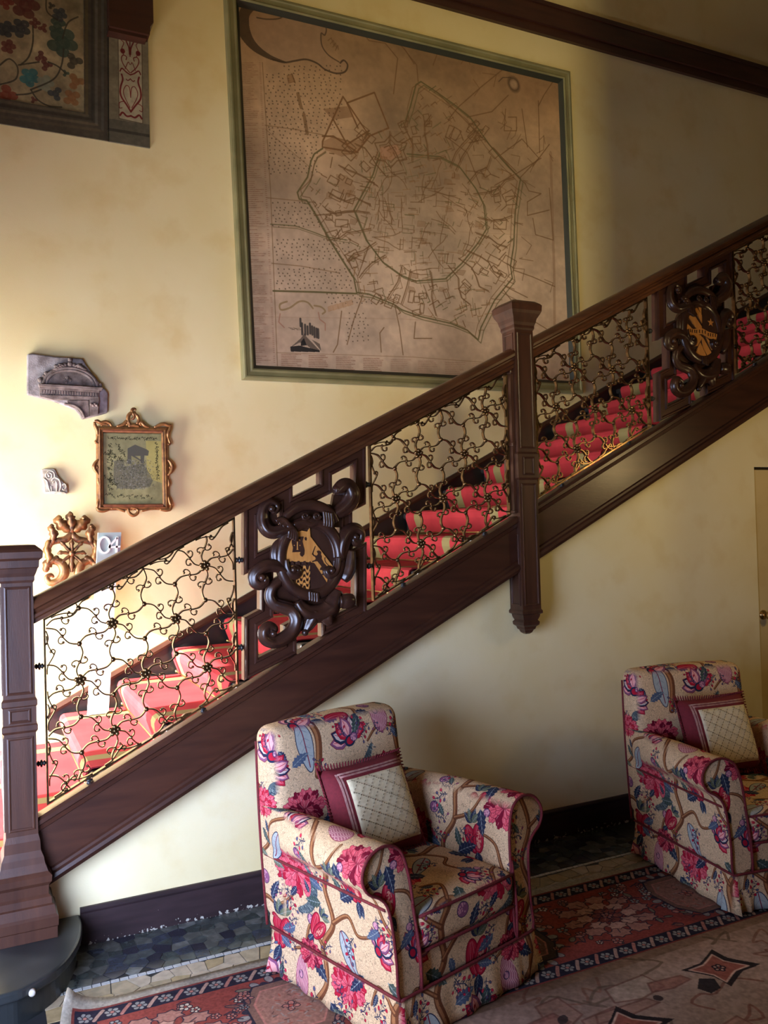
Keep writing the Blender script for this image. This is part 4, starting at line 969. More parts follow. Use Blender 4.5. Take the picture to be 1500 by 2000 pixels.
arab([(0, 1100), (40, 1040), (95, 960), (98, 880), (75, 800), (85, 750)], 9); arab([(10, 1060), (60, 960), (68, 900), (40, 850), (10, 870), (0, 960)], 4); arab([(0, 1140), (40, 1150), (80, 1120), (105, 1150)], 10); arab([(70, 1010), (110, 1030), (110, 1080), (85, 1075)], 4)
arab([(0, 740), (40, 720), (80, 690), (100, 720)], 7); arab([(5, 720), (60, 660), (85, 600), (70, 560), (35, 570), (40, 600)], 5); arab([(50, 690), (20, 620), (5, 640)], 4); arab([(60, 560), (80, 500), (60, 440), (90, 410)], 4); arab([(5, 540), (10, 480), (30, 430), (45, 400)], 7); arab([(0, 400), (0, 560)], 5); arab([(0, 780), (25, 800), (40, 790)], 5)
for sg in (1, -1): q = F(1270+sg*75, 520+sg*12); cv.ell(q[0], q[1], 8, 9, am, 0.95)
cv.noise(10, 0.10, 31); cv.noise(60, 0.12, 32)
fm = imat('fresco_paint', cv.image('fresco_paint'), rough=0.9, spec=0.15)
fp = thing('fresco_panel', 'dark painted panel of scrolling foliage high on the wall at the top left', 'mural', (W2(100, 250)[0], WY, W2(100, 250)[1]))
wl2 = wloc(fp)
for nm, pl_ in (('foliage_field', [W2(-290, 200), W2(0, 193), W2(163, 222), W2(160, -270), W2(-290, -270)]),
                ('border_band', [W2(-290, 203), W2(0, 242.5), W2(211, 277), W2(208, -270), W2(160.3, -270), W2(163.3, 222.3), W2(0, 193.3), W2(-290, 165)])):
    if nm == 'foliage_field': pl_[0] = W2(-290, 164.8)
    o = MB().prism(pl_, WY-(0.006 if nm == 'foliage_field' else 0.010), WY-0.0005).build(nm, fm, fp)
    uvplane(o, lambda c: (c.x+wl2.x-FX0)/(FX1-FX0), lambda c: (c.z+wl2.z-FZ0)/(FZ1-FZ0))
fs = thing('painted_strip', 'narrow grey strip with a red arabesque right beside the painted foliage panel', 'mural', (W2(250, 280)[0], WY, W2(250, 280)[1]))
wl3 = wloc(fs)
o = MB().prism([W2(211.8, 277.2), W2(292.3, 290.5), W2(288.2, 64), W2(209.4, 44)], WY-0.012, WY-0.0005).build('painted_slab', fm, fs)
uvplane(o, lambda c: (c.x+wl3.x-FX0)/(FX1-FX0), lambda c: (c.z+wl3.z-FZ0)/(FZ1-FZ0))
# dark wooden bracket above the strip
yb_ = WY-0.10
a0, a1 = W2(214, 50, yb_), W2(294, 68, yb_); zc_ = (a0[1]+a1[1])/2
b = MB().prism([(a0[0], zc_), (a1[0]-0.004, zc_), (a1[0], zc_+0.05), (a1[0]+0.02, zc_+0.08), (a1[0]+0.022, 6.0), (a0[0], 6.0)], yb_, WY)
b.prism([(a0[0]-0.004, zc_-0.02), (a1[0]-0.02, zc_-0.02), (a1[0]-0.012, zc_+0.01), (a0[0]-0.004, zc_+0.01)], yb_+0.02, WY)
struct('trim_3', b, M['wood'])

# ------------------------------------------------------------------ stone fragments set in the wall
def Zs(a, b_): return W2(40+a/6.667, 680+b_/6.667)
sf = thing('stone_relief', 'grey stone niche fragment with a carved shell-topped arch set in the wall', 'relief', (Zs(600, 500)[0], WY, Zs(600, 900)[1]))
b = MB().prism([Zs(*q) for q in ((80, 90), (160, 84), (460, 125), (560, 130), (800, 150), (850, 240), (960, 380), (1050, 500), (1130, 590), (1125, 850), (1000, 885), (795, 935), (760, 870), (710, 815), (620, 775), (400, 690), (240, 655), (80, 615))], WY-0.035, WY)
bevel(b.build('stone_slab', M['stone'], sf), 0.008)
b = MB()
b.prism([Zs(*q) for q in ((228, 490), (1050, 540), (1035, 572), (235, 520))], WY-0.075, WY-0.035)
b.prism([Zs(*q) for q in ((238, 520), (1012, 572), (1005, 600), (240, 548))], WY-0.062, WY-0.035)
b.prism([Zs(*q) for q in ((240, 548), (1005, 600), (1000, 655), (245, 625))], WY-0.052, WY-0.035)
b.prism([Zs(*q) for q in ((245, 628), (1000, 655), (998, 690), (420, 690), (250, 650))], WY-0.060, WY-0.035)
b.build('entablature', M['stone2'], sf)
for i in range(22):
    x = 255+i*33.5; y0 = 556+(x-240)*0.066
    MB().prism([Zs(x, y0), Zs(x+20, y0+1), Zs(x+19, y0+44), Zs(x+1, y0+43)], WY-0.057, WY-0.05).build('dentil', M['stone2'], sf)
arc = [(640+310*math.cos(t), 500+195*math.sin(t)+18*math.cos(t)) for t in np.linspace(math.pi, 2*math.pi, 17)]
b = MB().prism([Zs(*q) for q in arc], WY-0.042, WY-0.034); b.build('lunette', M['stone2'], sf)
b = MB().tube([(Zs(*q)[0], WY-0.044, Zs(*q)[1]) for q in arc], 0.009, 8)
arc2 = [(640+345*math.cos(t), 500+225*math.sin(t)+18*math.cos(t)) for t in np.linspace(math.pi, 2*math.pi, 17)]
b.tube([(Zs(*q)[0], WY-0.042, Zs(*q)[1]) for q in arc2], 0.011, 8); b.build('arch_moulding', M['stone2'], sf)
b = MB()
for (x, y, r, sy_) in ((635, 170, 42, 0.8), (635, 225, 50, .8), (570, 235, 40, .8), (690, 240, 38, .8), (480, 270, 50, .6), (450, 250, 30, .6), (770, 290, 48, .6), (810, 280, 34, .6), (330, 350, 42, .7), (300, 380, 30, .7), (250, 430, 46, .7), (350, 365, 26, .7), (980, 470, 42, .7), (1030, 490, 28, .7), (900, 400, 30, .6), (600, 400, 32, .6), (590, 460, 30, .6), (640, 430, 30, .6), (560, 420, 20, .6)):
    q = Zs(x, y); b.ball((q[0], WY-0.042, q[1]), r*0.00030*1.1, 10, 7, sy_)
for s_ in (-1, 1):
    for i in range(4):
        p0, p1 = (635+s_*(60+i*26), 260+i*8), (635+s_*(150+i*22), 235+i*22)
        q0, q1 = Zs(*p0), Zs(*p1); b.tube([(q0[0], WY-0.045, q0[1]), ((q0[0]+q1[0])/2, WY-0.05, (q0[1]+q1[1])/2+.004), (q1[0], WY-0.043, q1[1])], [0.004, 0.008, 0.006], 6)
b.build('carved_foliage', M['stone2'], sf)
b = MB().prism([Zs(*q) for q in ((600, 700), (870, 700), (885, 900), (800, 930), (770, 860), (720, 805), (620, 765))], WY-0.055, WY-0.035)
b.prism([Zs(*q) for q in ((885, 690), (1005, 680), (990, 880), (890, 900))], WY-0.062, WY-0.035)
b.tube([(Zs(*q)[0], WY-0.055, Zs(*q)[1]) for q in cr([(560, 745), (640, 750), (730, 785), (790, 850), (820, 925)], 4)], 0.008, 8)
for i in range(4): q = Zs(905+i*24, 750+(i % 2)*14); b.ball((q[0], WY-0.064, q[1]), 0.009, 8, 6)
b.build('broken_bracket', M['stone2'], sf)
s2 = thing('stone_relief', 'small pale marble fragment with carved scrolls below the niche fragment', 'relief', (Zs(440, 1750)[0], WY, Zs(440, 1900)[1]))
bevel(MB().prism([Zs(*q) for q in ((262, 1590), (300, 1572), (440, 1575), (490, 1680), (550, 1745), (605, 1800), (612, 1890), (590, 1905), (305, 1895), (290, 1760), (275, 1680))], WY-0.03, WY).build('marble_piece', M['stone3'], s2), 0.006)
b = MB()
for pts_, r in (([(365, 1665), (345, 1640), (370, 1625), (400, 1645), (400, 1690), (360, 1705), (330, 1680), (330, 1640), (370, 1600), (430, 1620), (440, 1690)], .0042), ([(300, 1700), (340, 1740), (355, 1800), (385, 1880)], .005), ([(400, 1730), (440, 1690), (500, 1720), (520, 1800), (500, 1870)], .0055), ([(415, 1760), (450, 1730), (470, 1790), (465, 1870)], .005), ([(395, 1800), (400, 1880)], .005), ([(540, 1790), (570, 1770), (590, 1810), (560, 1850), (540, 1830)], .0045), ([(310, 1880), (420, 1870), (590, 1885)], .005)):
    b.tube([(Zs(*q)[0], WY-0.032, Zs(*q)[1]) for q in cr(pts_, 4)], r, 7)
q = Zs(365, 1668); b.ball((q[0], WY-0.034, q[1]), 0.007)
b.build('carved_scrolls', M['stone3'], s2)

# ------------------------------------------------------------------ the mirror
def Zm(a, b_): return W2(180+a/9.094, 790+b_/9.094, WY-0.03)
mi = thing('wall_mirror', 'old etched mirror in a scrolled gilt frame on the wall above the stair', 'mirror', (Zm(720, 1000)[0], WY, Zm(720, 1900)[1]))
G4 = [(150, 1830), (1330, 1800), (1310, 450), (130, 430)]
pts = [Zm(*q) for q in ((195, 1775), (1258, 1770), (1235, 508), (188, 490))]
MB().sweep(pts, [(-0.036, -0.028), (-0.036, 0.0), (-0.030, 0.012), (-0.018, 0.016), (-0.013, 0.006), (-0.008, 0.004), (-0.006, 0.012), (0.0, 0.010), (0.004, -0.004), (0.004, -0.028)], True, WY-0.03).build('frame', M['gilt'], mi)
for i in (0, 2):
    a, b_ = np.array(pts[i]), np.array(pts[(i+1) % 4]); d = np.array([0, 1 if i == 2 else -1.0])
    MB().sweep([tuple(a+d*0.008), tuple(b_+d*0.008)], [(-0.008, 0.0), (-0.008, 0.012), (0, 0.015), (0.008, 0.012), (0.008, 0.0)], False, WY-0.03).build('slip', M['redgilt'], mi)
cv = Cv(520, 640, (146, 142, 104)); cv.noise(200, 0.22, 41); cv.noise(40, 0.12, 42)
mw, mh = 520/1045.0, 640/1275.0
def fz(a, b_): return ((a-190)*mw, (b_-495)*mh)
gr, lf = (78, 78, 74), (46, 46, 34)
cv.poly([fz(*q) for q in ((195, 500), (960, 500), (960, 900), (195, 900))], (124, 122, 96), 0.35); cv.poly([fz(*q) for q in ((950, 640), (1230, 640), (1235, 1400), (960, 1300))], (176, 164, 92), 0.6)
cv.poly([fz(*q) for q in ((630, 780), (760, 710), (960, 790), (1000, 820), (985, 905), (920, 900), (905, 1050), (850, 1030), (850, 910), (690, 910), (690, 1060), (620, 1050))], gr, 0.9)
cv.poly([fz(*q) for q in ((690, 905), (740, 900), (870, 990), (860, 1010))], gr, 0.9)
cv.poly([fz(*q) for q in ((395, 1000), (560, 970), (570, 1100), (760, 1060), (900, 1050), (980, 1180), (1060, 1350), (1000, 1460), (720, 1500), (440, 1480), (370, 1340))], gr, 0.6)
for i in range(900):
    x, y = r_.gauss(700, 190), r_.uniform(980, 1500); q = fz(x, y)
    cv.ell(q[0], q[1], r_.uniform(3, 9), r_.uniform(2, 6), r_.choice(((112, 112, 106), (56, 56, 50), (90, 88, 82), (140, 140, 136))), 0.4, r_.uniform(0, 3), n=10)
def vine(p0, p1, n, sp_):
    for i in range(n):
        t = (i+0.5)/n; x = p0[0]+(p1[0]-p0[0])*t+r_.uniform(-sp_, sp_); y = p0[1]+(p1[1]-p0[1])*t+r_.uniform(-sp_, sp_)
        for k_ in range(3):
            an = r_.uniform(0, 6.28); q = fz(x, y); cv.ell(q[0]+7*math.cos(an), q[1]+7*math.sin(an), 8, 2.6, lf, 0.75, an, n=10)
vine((300, 600), (1150, 600), 34, 18); vine((330, 700), (330, 1550), 44, 40); vine((1140, 680), (1150, 1330), 30, 16); vine((250, 1600), (1050, 1640), 24, 30); vine((430, 720), (600, 900), 14, 25); vine((250, 850), (520, 980), 24, 40); vine((260, 1300), (420, 1400), 18, 40)
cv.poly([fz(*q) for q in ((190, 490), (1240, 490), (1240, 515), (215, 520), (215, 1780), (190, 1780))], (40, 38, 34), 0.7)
mm_ = imat('etched_glass', cv.image('etched_glass'), rough=0.16, metal=0.18, spec=0.6)
o = MB().prism(pts, WY-0.030, WY-0.024).build('glass', mm_, mi)
x0_, x1_ = min(p[0] for p in pts), max(p[0] for p in pts); z0_, z1_ = min(p[1] for p in pts), max(p[1] for p in pts); wlm = wloc(mi)
uvplane(o, lambda c: (c.x+wlm.x-x0_)/(x1_-x0_), lambda c: (c.z+wlm.z-z0_)/(z1_-z0_))
def mt_(name, curves, par=mi):
    mb = MB()
    for pts_, rr in curves:
        q = cr([Zm(*p_) for p_ in pts_], 4); R_ = lerp_list(rr, len(q)); mb.tube([(p_[0], WY-0.04, p_[1]) for p_ in q], [x_*0.00034 for x_ in R_], 7, 0.8)
    return mb.build(name, M['gilt'], par)
mt_('crest', [([(430, 390), (540, 360), (610, 300), (640, 340), (600, 370)], [18, 30, 34, 26, 14]), ([(1010, 410), (930, 380), (870, 320), (840, 350), (880, 380)], [18, 30, 34, 26, 14]), ([(670, 360), (630, 290), (640, 200), (700, 150), (740, 200), (720, 260), (680, 250)], [26, 34, 36, 32, 30, 24, 14]), ([(790, 350), (820, 280), (800, 210), (750, 170), (760, 130)], [26, 32, 32, 28, 20]), ([(740, 170), (700, 130), (715, 85), (760, 85), (760, 115)], [26, 30, 28, 22, 12]), ([(640, 385), (730, 370), (830, 390)], [24, 34, 24])])
mt_('base_crest', [([(640, 1850), (650, 1920), (720, 1970), (790, 1940), (810, 1880), (760, 1850), (720, 1880)], [22, 30, 32, 30, 26, 20, 12]), ([(690, 1830), (740, 1840), (800, 1840)], [20, 24, 20]), ([(580, 1900), (500, 1870), (420, 1840), (330, 1850)], [24, 26, 22, 16]), ([(870, 1890), (950, 1870), (1050, 1850), (1130, 1850)], [24, 26, 22, 16])])
for nm_, cvs in (('corner_scroll', [([(40, 300), (90, 300), (150, 330), (230, 310), (310, 340), (340, 390)], [22, 34, 34, 32, 28, 16]), ([(40, 310), (50, 380), (80, 450), (95, 540)], [20, 30, 34, 18]), ([(150, 380), (210, 350), (280, 370)], [14, 22, 12])]),
               ('corner_scroll', [([(1400, 370), (1340, 370), (1270, 350), (1180, 370), (1100, 410)], [22, 34, 34, 30, 16]), ([(1390, 380), (1370, 450), (1340, 520), (1340, 600)], [20, 32, 34, 16])]),
               ('corner_scroll', [([(80, 1830), (120, 1880), (200, 1890), (290, 1870)], [22, 34, 32, 16]), ([(85, 1830), (100, 1760), (120, 1680)], [24, 32, 16])]),
               ('corner_scroll', [([(1400, 1790), (1380, 1860), (1300, 1880), (1200, 1870)], [22, 34, 32, 16]), ([(1395, 1790), (1370, 1720), (1350, 1640)], [24, 30, 16])]),
               ('side_scroll', [([(110, 980), (60, 1030), (30, 1110), (60, 1180), (110, 1250)], [18, 30, 36, 30, 14]), ([(70, 1080), (90, 1120), (70, 1150)], [14, 24, 12]), ([(100, 690), (50, 670), (80, 630), (100, 560)], [22, 22, 20, 12]), ([(105, 1310), (110, 1380), (120, 1450)], [14, 24, 12])]),
               ('side_scroll', [([(1340, 980), (1390, 1040), (1420, 1120), (1390, 1200), (1340, 1260)], [18, 30, 36, 30, 14]), ([(1400, 1090), (1380, 1120), (1400, 1150)], [14, 24, 12]), ([(1340, 710), (1380, 700), (1360, 640), (1340, 580)], [22, 22, 20, 12]), ([(1345, 1330), (1360, 1400), (1350, 1460)], [14, 24, 12])])): mt_(nm_, cvs)

# ------------------------------------------------------------------ gilt carved ornament
def Zo(a, b_, Y): return W2(a/2.857, 960+b_/2.857, Y)
OY = WY-0.06
og = thing('gilt_ornament', 'carved gilt acanthus and shell ornament on the wall behind the bottom newel post', 'ornament', (Zo(400, 400, OY)[0], WY, Zo(400, 600, OY)[1]))
def ot(name, pts_, rr, ky=0.7, mt=None, y=OY):
    q = cr([Zo(*p_, OY) for p_ in pts_], 4); R_ = lerp_list(rr, len(q))
    return MB().tube([(p_[0], y, p_[1]) for p_ in q], [x_*0.00098 for x_ in R_], 8, ky).build(name, M['gilt_dark'] if mt is None else mt, og)
def leaf(name, pts_, wd, mt=None):
    q = cr([Zo(*p_, OY) for p_ in pts_], 4); n = len(q); R_ = lerp_list(wd, n); mb = MB()
    L_, Rr = [], []
    for i in range(n):
        t = np.array(q[min(i+1, n-1)])-np.array(q[max(i-1, 0)]); t = t/(np.linalg.norm(t)+1e-9); nn = np.array([-t[1], t[0]])*R_[i]*0.00115*(1.0 if i % 3 else 0.72)
        L_.append(q[i]+nn); Rr.append(q[i]-nn)
    v = []
    for i in range(n): v += [(L_[i][0], OY-0.004, L_[i][1]), (q[i][0], OY-0.022, q[i][1]), (Rr[i][0], OY-0.004, Rr[i][1]), (q[i][0], OY+0.01, q[i][1])]
    f = []
    for i in range(n-1):
        for k_ in range(4): f.append((i*4+k_, i*4+(k_+1) % 4, i*4+4+(k_+1) % 4, i*4+4+k_))
    f += [(0, 1, 2, 3)[::-1], tuple(4*n-4+k_ for k_ in range(4))]
    return mb.add(v, f, True).build(name, M['gilt_dark'] if mt is None else mt, og)
for sg in (1, -1):
    X = lambda pts_: [(400+sg*(a-400), b_) for a, b_ in pts_]
    leaf('acanthus_leaf', X([(390, 220), (350, 190), (325, 155), (345, 145)]), [14, 34, 26, 8], M['gilt'])
    ot('scroll_stem', X([(400, 230), (370, 265), (320, 275), (285, 290), (270, 330)]), [16, 22, 18, 16, 10])
    leaf('acanthus_leaf', X([(290, 290), (300, 240), (285, 200), (300, 190)]), [12, 24, 18, 8])
    leaf('acanthus_leaf', X([(275, 270), (262, 320), (275, 370), (262, 400)]), [10, 20, 22, 8], M['gilt'])
    leaf('acanthus_leaf', X([(330, 370), (300, 380), (262, 410), (255, 450)]), [12, 22, 26, 10])
    ot('scroll_stem', X([(290, 380), (340, 400), (360, 450), (330, 500), (280, 510), (262, 480), (285, 465), (300, 480)]), [20, 26, 30, 26, 20, 16, 12, 6], 0.8, M['gilt'])
    leaf('shell_ray', X([(395, 340), (350, 290), (335, 280)]), [6, 12, 4]); leaf('shell_ray', X([(390, 345), (340, 340), (320, 350)]), [6, 12, 4]); leaf('shell_ray', X([(392, 355), (350, 390), (340, 410)]), [6, 12, 4])
    ot('scroll_stem', X([(420, 520), (440, 560), (470, 590), (500, 560), (480, 540)]), [14, 20, 24, 18, 8], 0.8, M['gilt'])
leaf('acanthus_leaf', [(400, 230), (400, 180), (392, 135), (405, 122)], [16, 30, 24, 10])
leaf('shell_ray', [(400, 340), (400, 290), (400, 265)], [8, 14, 5]); leaf('shell_ray', [(400, 350), (400, 410), (400, 450)], [10, 18, 6])
q = Zo(400, 345, OY); MB().ball((q[0], OY-0.02, q[1]), 0.018, 12, 8).build('boss', M['gilt_dark'], og)

# ------------------------------------------------------------------ white poster stand with a grey header
PY = 1.20
c4 = [W2(172, 1462, PY), W2(213, 1462, PY), W2(226, 1150, PY), W2(237, 1040, PY), W2(190, 1040, PY)]
zt_ = ZK(-6)+0.016
bs_ = thing('poster_stand', 'slim white poster board with a grey header reading 04 behind the first grille', 'sign', ((c4[0][0]+c4[1][0])/2, PY, zt_))
lean = (c4[3][0]-c4[1][0])/(c4[3][1]-c4[1][1]); zT = (c4[3][1]+c4[4][1])/2; x0_ = c4[0][0]; x1_ = c4[1][0]; zh = W2(230, 1100, PY)[1]
def pq(u, z): return (x0_+(x1_-x0_)*u+lean*(z-zt_)*1.0, z)
MB().prism([pq(0, zt_+0.002), pq(1, zt_+0.002), pq(1, zh), pq(0, zh)], PY-0.012, PY+0.012).build('board', M['white'], bs_)
MB().prism([pq(0, zh), pq(1.12, zh), pq(1.12, zT), pq(0, zT)], PY-0.013, PY+0.013).build('header', M['header'], bs_)
def stroke(pts_, wd, nm='digit'):
    MB().bar(cr(pts_, 4) if len(pts_) > 4 else pts_, wd, 0.006, PY-0.0165).build(nm, M['white'], bs_)
zc2 = W2(215, 1064, PY)[1]; h2 = 0.045; xz = pq(0.33, zc2)[0]; xf = pq(0.80, zc2)[0]; rw = 0.030
stroke([(xz+rw*math.cos(t), zc2+h2*math.sin(t)) for t in np.linspace(0, 2*math.pi, 13)], 0.011)
b = MB().bar([(xf+0.012, zc2-h2), (xf+0.018, zc2+h2)], 0.011, 0.006, PY-0.0165).bar([(xf+0.018, zc2+h2-0.004), (xf-0.030, zc2-0.012)], 0.011, 0.006, PY-0.0165).bar([(xf-0.034, zc2-0.014), (xf+0.034, zc2-0.012)], 0.011, 0.006, PY-0.0165)
b.build('digit', M['white'], bs_)
# ================================================================== chintz cloth
TS = 1024
cv = Cv(TS, TS, (214, 181, 144), wrap=True)
n1 = vnoise(TS, TS, 26, 51); n2 = vnoise(TS, TS, 26, 52)
ver = np.abs(np.sin((n1*26+n2*9)))                 # fine vermicelli ground
cv.a *= (1-0.20*(ver < 0.5))[..., None]; cv.a[..., 2] *= 0.985
r_ = random.Random(11)
def XF(cx, cy, s, rot):
    c_, s_ = math.cos(rot), math.sin(rot)
    return lambda x, y: (cx+s*(x*c_-y*s_), cy+s*(x*s_+y*c_))
RED, PNK, DRED, NVY, BLU, GRY, BRN, LBR, PUR, LPK, OLV = (168, 28, 50), (204, 88, 100), (112, 18, 40), (34, 42, 66), (70, 84, 108), (142, 150, 148), (108, 64, 40), (164, 112, 72), (128, 78, 108), (226, 160, 156), (92, 98, 74)
def branch(pts, w0, w1):
    q = [tuple(p) for p in cr(pts, 8)]; wd = lerp_list([w0, w1], len(q))
    cv.line(q, [a+5 for a in wd], (88, 52, 32), 0.9); cv.line(q, wd, BRN, 1); cv.line([(x-wd[i]*0.18, y-wd[i]*0.15) for i, (x, y) in enumerate(q)], [a*0.45 for a in wd], LBR, 0.9)
    for i in range(2, len(q)-1, 3): cv.line([q[i], (q[i][0]+wd[i]*0.4, q[i][1]+wd[i]*0.3)], 2, (80, 46, 28), 0.7)
def leafm(cx, cy, s, rot, col=NVY, vein=GRY, ser=True):
    X_ = XF(cx, cy, s, rot); L_, R_ = [], []
    for i in range(13):
        t = i/12; w_ = math.sin(math.pi*t**0.8)*0.26*(1.0 if (i % 2 == 0 or not ser) else 0.68); L_.append((t, w_+0.12*t*t)); R_.append((t, -w_+0.12*t*t))
    cv.poly([X_(*p) for p in L_+R_[::-1]], col, 0.95); cv.line([X_(i/12, 0.12*(i/12)**2) for i in range(13)], [max(1.5, s*0.04), 1.5]*6+[1.5], vein, 0.9)
    for i in range(2, 11, 2): t = i/12; cv.line([X_(t, 0.12*t*t), X_(t+0.12, 0.12*t*t+0.13)], 1.6, vein, 0.7); cv.line([X_(t, 0.12*t*t), X_(t+0.12, 0.12*t*t-0.13)], 1.6, vein, 0.5)
def teardrop(cx, cy, s, rot):
    X_ = XF(cx, cy, s, rot); p = [(math.cos(t)*0.5+(0.25 if math.cos(t) > 0.2 else 0)*math.cos(t)**3, math.sin(t)*0.24) for t in np.linspace(0, 2*math.pi, 32)[:-1]]
    cv.poly([X_(*q) for q in p], (160, 166, 164), 1, NVY, 4); cv.line([X_(-0.5, 0), X_(0.62, 0)], 5, DRED, 0.9)
    for i in range(4): cv.line([X_(-0.3+i*0.2, 0), X_(-0.2+i*0.2, 0.14)], 1.6, BLU, 0.6); cv.line([X_(-0.3+i*0.2, 0), X_(-0.2+i*0.2, -0.14)], 1.6, BLU, 0.6)
def pomeg(cx, cy, s, rot):
    for sg in (-1, 1):
        X_ = XF(cx, cy, s, rot+sg*0.22); p = [(0.26*math.sin(t)+sg*0.17, 0.5*math.cos(t)) for t in np.linspace(0, 2*math.pi, 30)[:-1]]
        cv.poly([X_(*q) for q in p], RED, 1, DRED, 4)
        for k_ in range(5): cv.line([X_(sg*0.17+(k_-2)*0.085*math.sin(math.pi*(j+1)/9), -0.42+0.84*j/7) for j in range(8)], 2.2, LPK if k_ % 2 else PNK, 0.75)
        if sg > 0:
            q = [(0.13*math.sin(t)+0.2, 0.32*math.cos(t)+0.04) for t in np.linspace(0, 2*math.pi, 20)[:-1]]; cv.poly([X_(*z_) for z_ in q], (206, 140, 120), 1, DRED, 3)
            for k_ in range(18): z_ = X_(0.2+r_.uniform(-.09, .09), 0.04+r_.uniform(-.25, .25)); cv.ell(z_[0], z_[1], 4, 4, RED, 0.9, n=8)
    for k_, a in enumerate((-2.4, -1.9, -1.2, -0.7)): p = XF(cx, cy, s, rot)(0, -0.5); leafm(p[0], p[1], s*0.5, rot+a, OLV if k_ % 2 else NVY, GRY, False)
    for a in (1.3, 1.7): p = XF(cx, cy, s, rot)(0, 0.5); leafm(p[0], p[1], s*0.55, rot+a, NVY, GRY, False)
def peony(cx, cy, s, rot, c1=PNK, c2=RED):
    for ring_, (rad, n, l_) in enumerate(((0.36, 15, 0.30), (0.24, 12, 0.28), (0.12, 9, 0.22))):
        for i in range(n):
            a = rot+i*2*math.pi/n+ring_*0.3+r_.uniform(-.1, .1); X_ = XF(cx+s*rad*math.cos(a)*1.15, cy+s*rad*math.sin(a)*0.75, s*l_, a)
            p = [(-0.5, 0), (0.1, 0.34), (0.4, 0.30), (0.46, 0.14), (0.6, 0.1), (0.6, -0.08), (0.44, -0.14), (0.4, -0.30), (0.1, -0.34)]
            cv.poly([X_(*q) for q in p], c1 if (i+ring_) % 3 else c2, 1, DRED, 1.8); cv.line([X_(-0.4, 0), X_(0.35, 0.12)], 2, LPK, 0.8); cv.line([X_(-0.4, 0), X_(0.35, -0.12)], 2, c2, 0.8)
def lotus(cx, cy, s, rot):
    for i, a in enumerate((-1.25, 1.25, -0.85, 0.85, -0.42, 0.42, 0)):
        X_ = XF(cx, cy, s, rot-math.pi/2+a); p = [(0, 0), (0.25, 0.17), (0.45, 0.14), (0.62, 0.0), (0.45, -0.14), (0.25, -0.17)]
        cv.poly([X_(*q) for q in p], (PUR, RED, NVY)[i % 3], 1, DRED, 2.5); cv.poly([X_(0.1+q[0]*0.72, q[1]*0.6) for q in p], (LPK, PNK, (198, 180, 170))[i % 3], 1); cv.line([X_(0.1, 0), X_(0.5, 0)], 2.5, RED, 0.9)
    cv.ell(cx, cy, s*0.17, s*0.14, NVY, 1, rot); cv.ell(cx, cy, s*0.11, s*0.09, RED, 1, rot)
def sprig(cx, cy, s, rot, c1=RED, n=7):
    X_ = XF(cx, cy, s, rot); st_ = [(0, 0), (0.3, 0.1), (0.6, 0.02), (0.9, 0.15)]
    cv.line([X_(*p) for p in cr(st_, 5)], 4, NVY, 0.9)
    for i in range(n):
        t = (i+0.7)/n; b_ = (0.9*t, 0.1*math.sin(t*5)); sg = 1 if i % 2 else -1; e = (b_[0]+0.10, b_[1]+sg*0.18)
        cv.line([X_(*b_), X_(*e)], 2.5, NVY, 0.9); z_ = X_(e[0]+0.03, e[1]+sg*0.05); cv.ell(z_[0], z_[1], s*0.085, s*0.06, c1 if i % 3 else BLU, 0.97, rot+sg*0.9, DRED, 1.5)
        z_ = X_(b_[0]+0.02, b_[1]-sg*0.07); cv.ell(z_[0], z_[1], s*0.07, s*0.025, NVY, 0.9, rot-sg*0.7)
def wavyblob(cx, cy, s, rot, c1=(170, 104, 116), c2=(222, 182, 176)):
    X_ = XF(cx, cy, s, rot); p = [(0.5*math.cos(t), 0.26*math.sin(t)*(1+0.2*math.cos(t))) for t in np.linspace(0, 2*math.pi, 30)[:-1]]
    cv.poly([X_(*q) for q in p], c1, 1, DRED, 2)
    for k_ in range(9):
        y = -0.22+k_*0.055; h_ = math.sqrt(max(0, 1-(y/0.27)**2))*0.46; cv.line([X_(-h_+2*h_*j/16, y+0.018*math.sin(j*1.3+k_)) for j in range(17)], 2.8, c2, 0.9)
def scaly(pts, w_):
    q = [tuple(p) for p in cr(pts, 6)]; cv.line(q, lerp_list([w_*0.5, w_, w_, w_*0.3], len(q)), (78, 88, 90), 1)
    for i, (x, y) in enumerate(q):
        for k_ in range(8): a, b_ = r_.uniform(-w_*.45, w_*.45), r_.uniform(-w_*.45, w_*.45); cv.line([(x+a, y+b_), (x+a+7, y+b_+5)], 2.8, (32, 42, 56) if k_ % 2 else (150, 160, 150), 0.8)
def seedpod(cx, cy, s):
    cv.ell(cx, cy, s, s*0.92, PUR, 1, 0, NVY, 2.5)
    for k_ in range(16): a = r_.uniform(0, 6.28); d = s*0.75*math.sqrt(r_.random()); cv.ell(cx+d*math.cos(a), cy+d*math.sin(a), 4.5, 4.5, (196, 140, 150), 0.9, n=8)
branch([(180, 1060), (200, 900), (160, 760), (230, 640), (200, 500), (280, 380), (240, 250), (300, 130), (260, -20)], 34, 26)
branch([(225, 640), (330, 560), (430, 570), (520, 500)], 22, 10); branch([(200, 500), (110, 430), (60, 330), (-30, 300)], 20, 8); branch([(280, 380), (380, 300), (420, 200), (540, 150)], 18, 9)
branch([(700, 1050), (690, 920), (760, 800), (730, 660), (800, 540), (760, 400), (830, 270), (790, 130), (700, 20)], 30, 22)
branch([(730, 660), (640, 600), (600, 700), (520, 740)], 18, 8); branch([(800, 540), (900, 480), (960, 540), (1040, 520)], 18, 8); branch([(830, 270), (930, 220), (980, 120)], 16, 8); branch([(160, 760), (60, 700), (20, 780)], 16, 7); branch([(690, 920), (580, 900), (500, 960)], 18, 8)
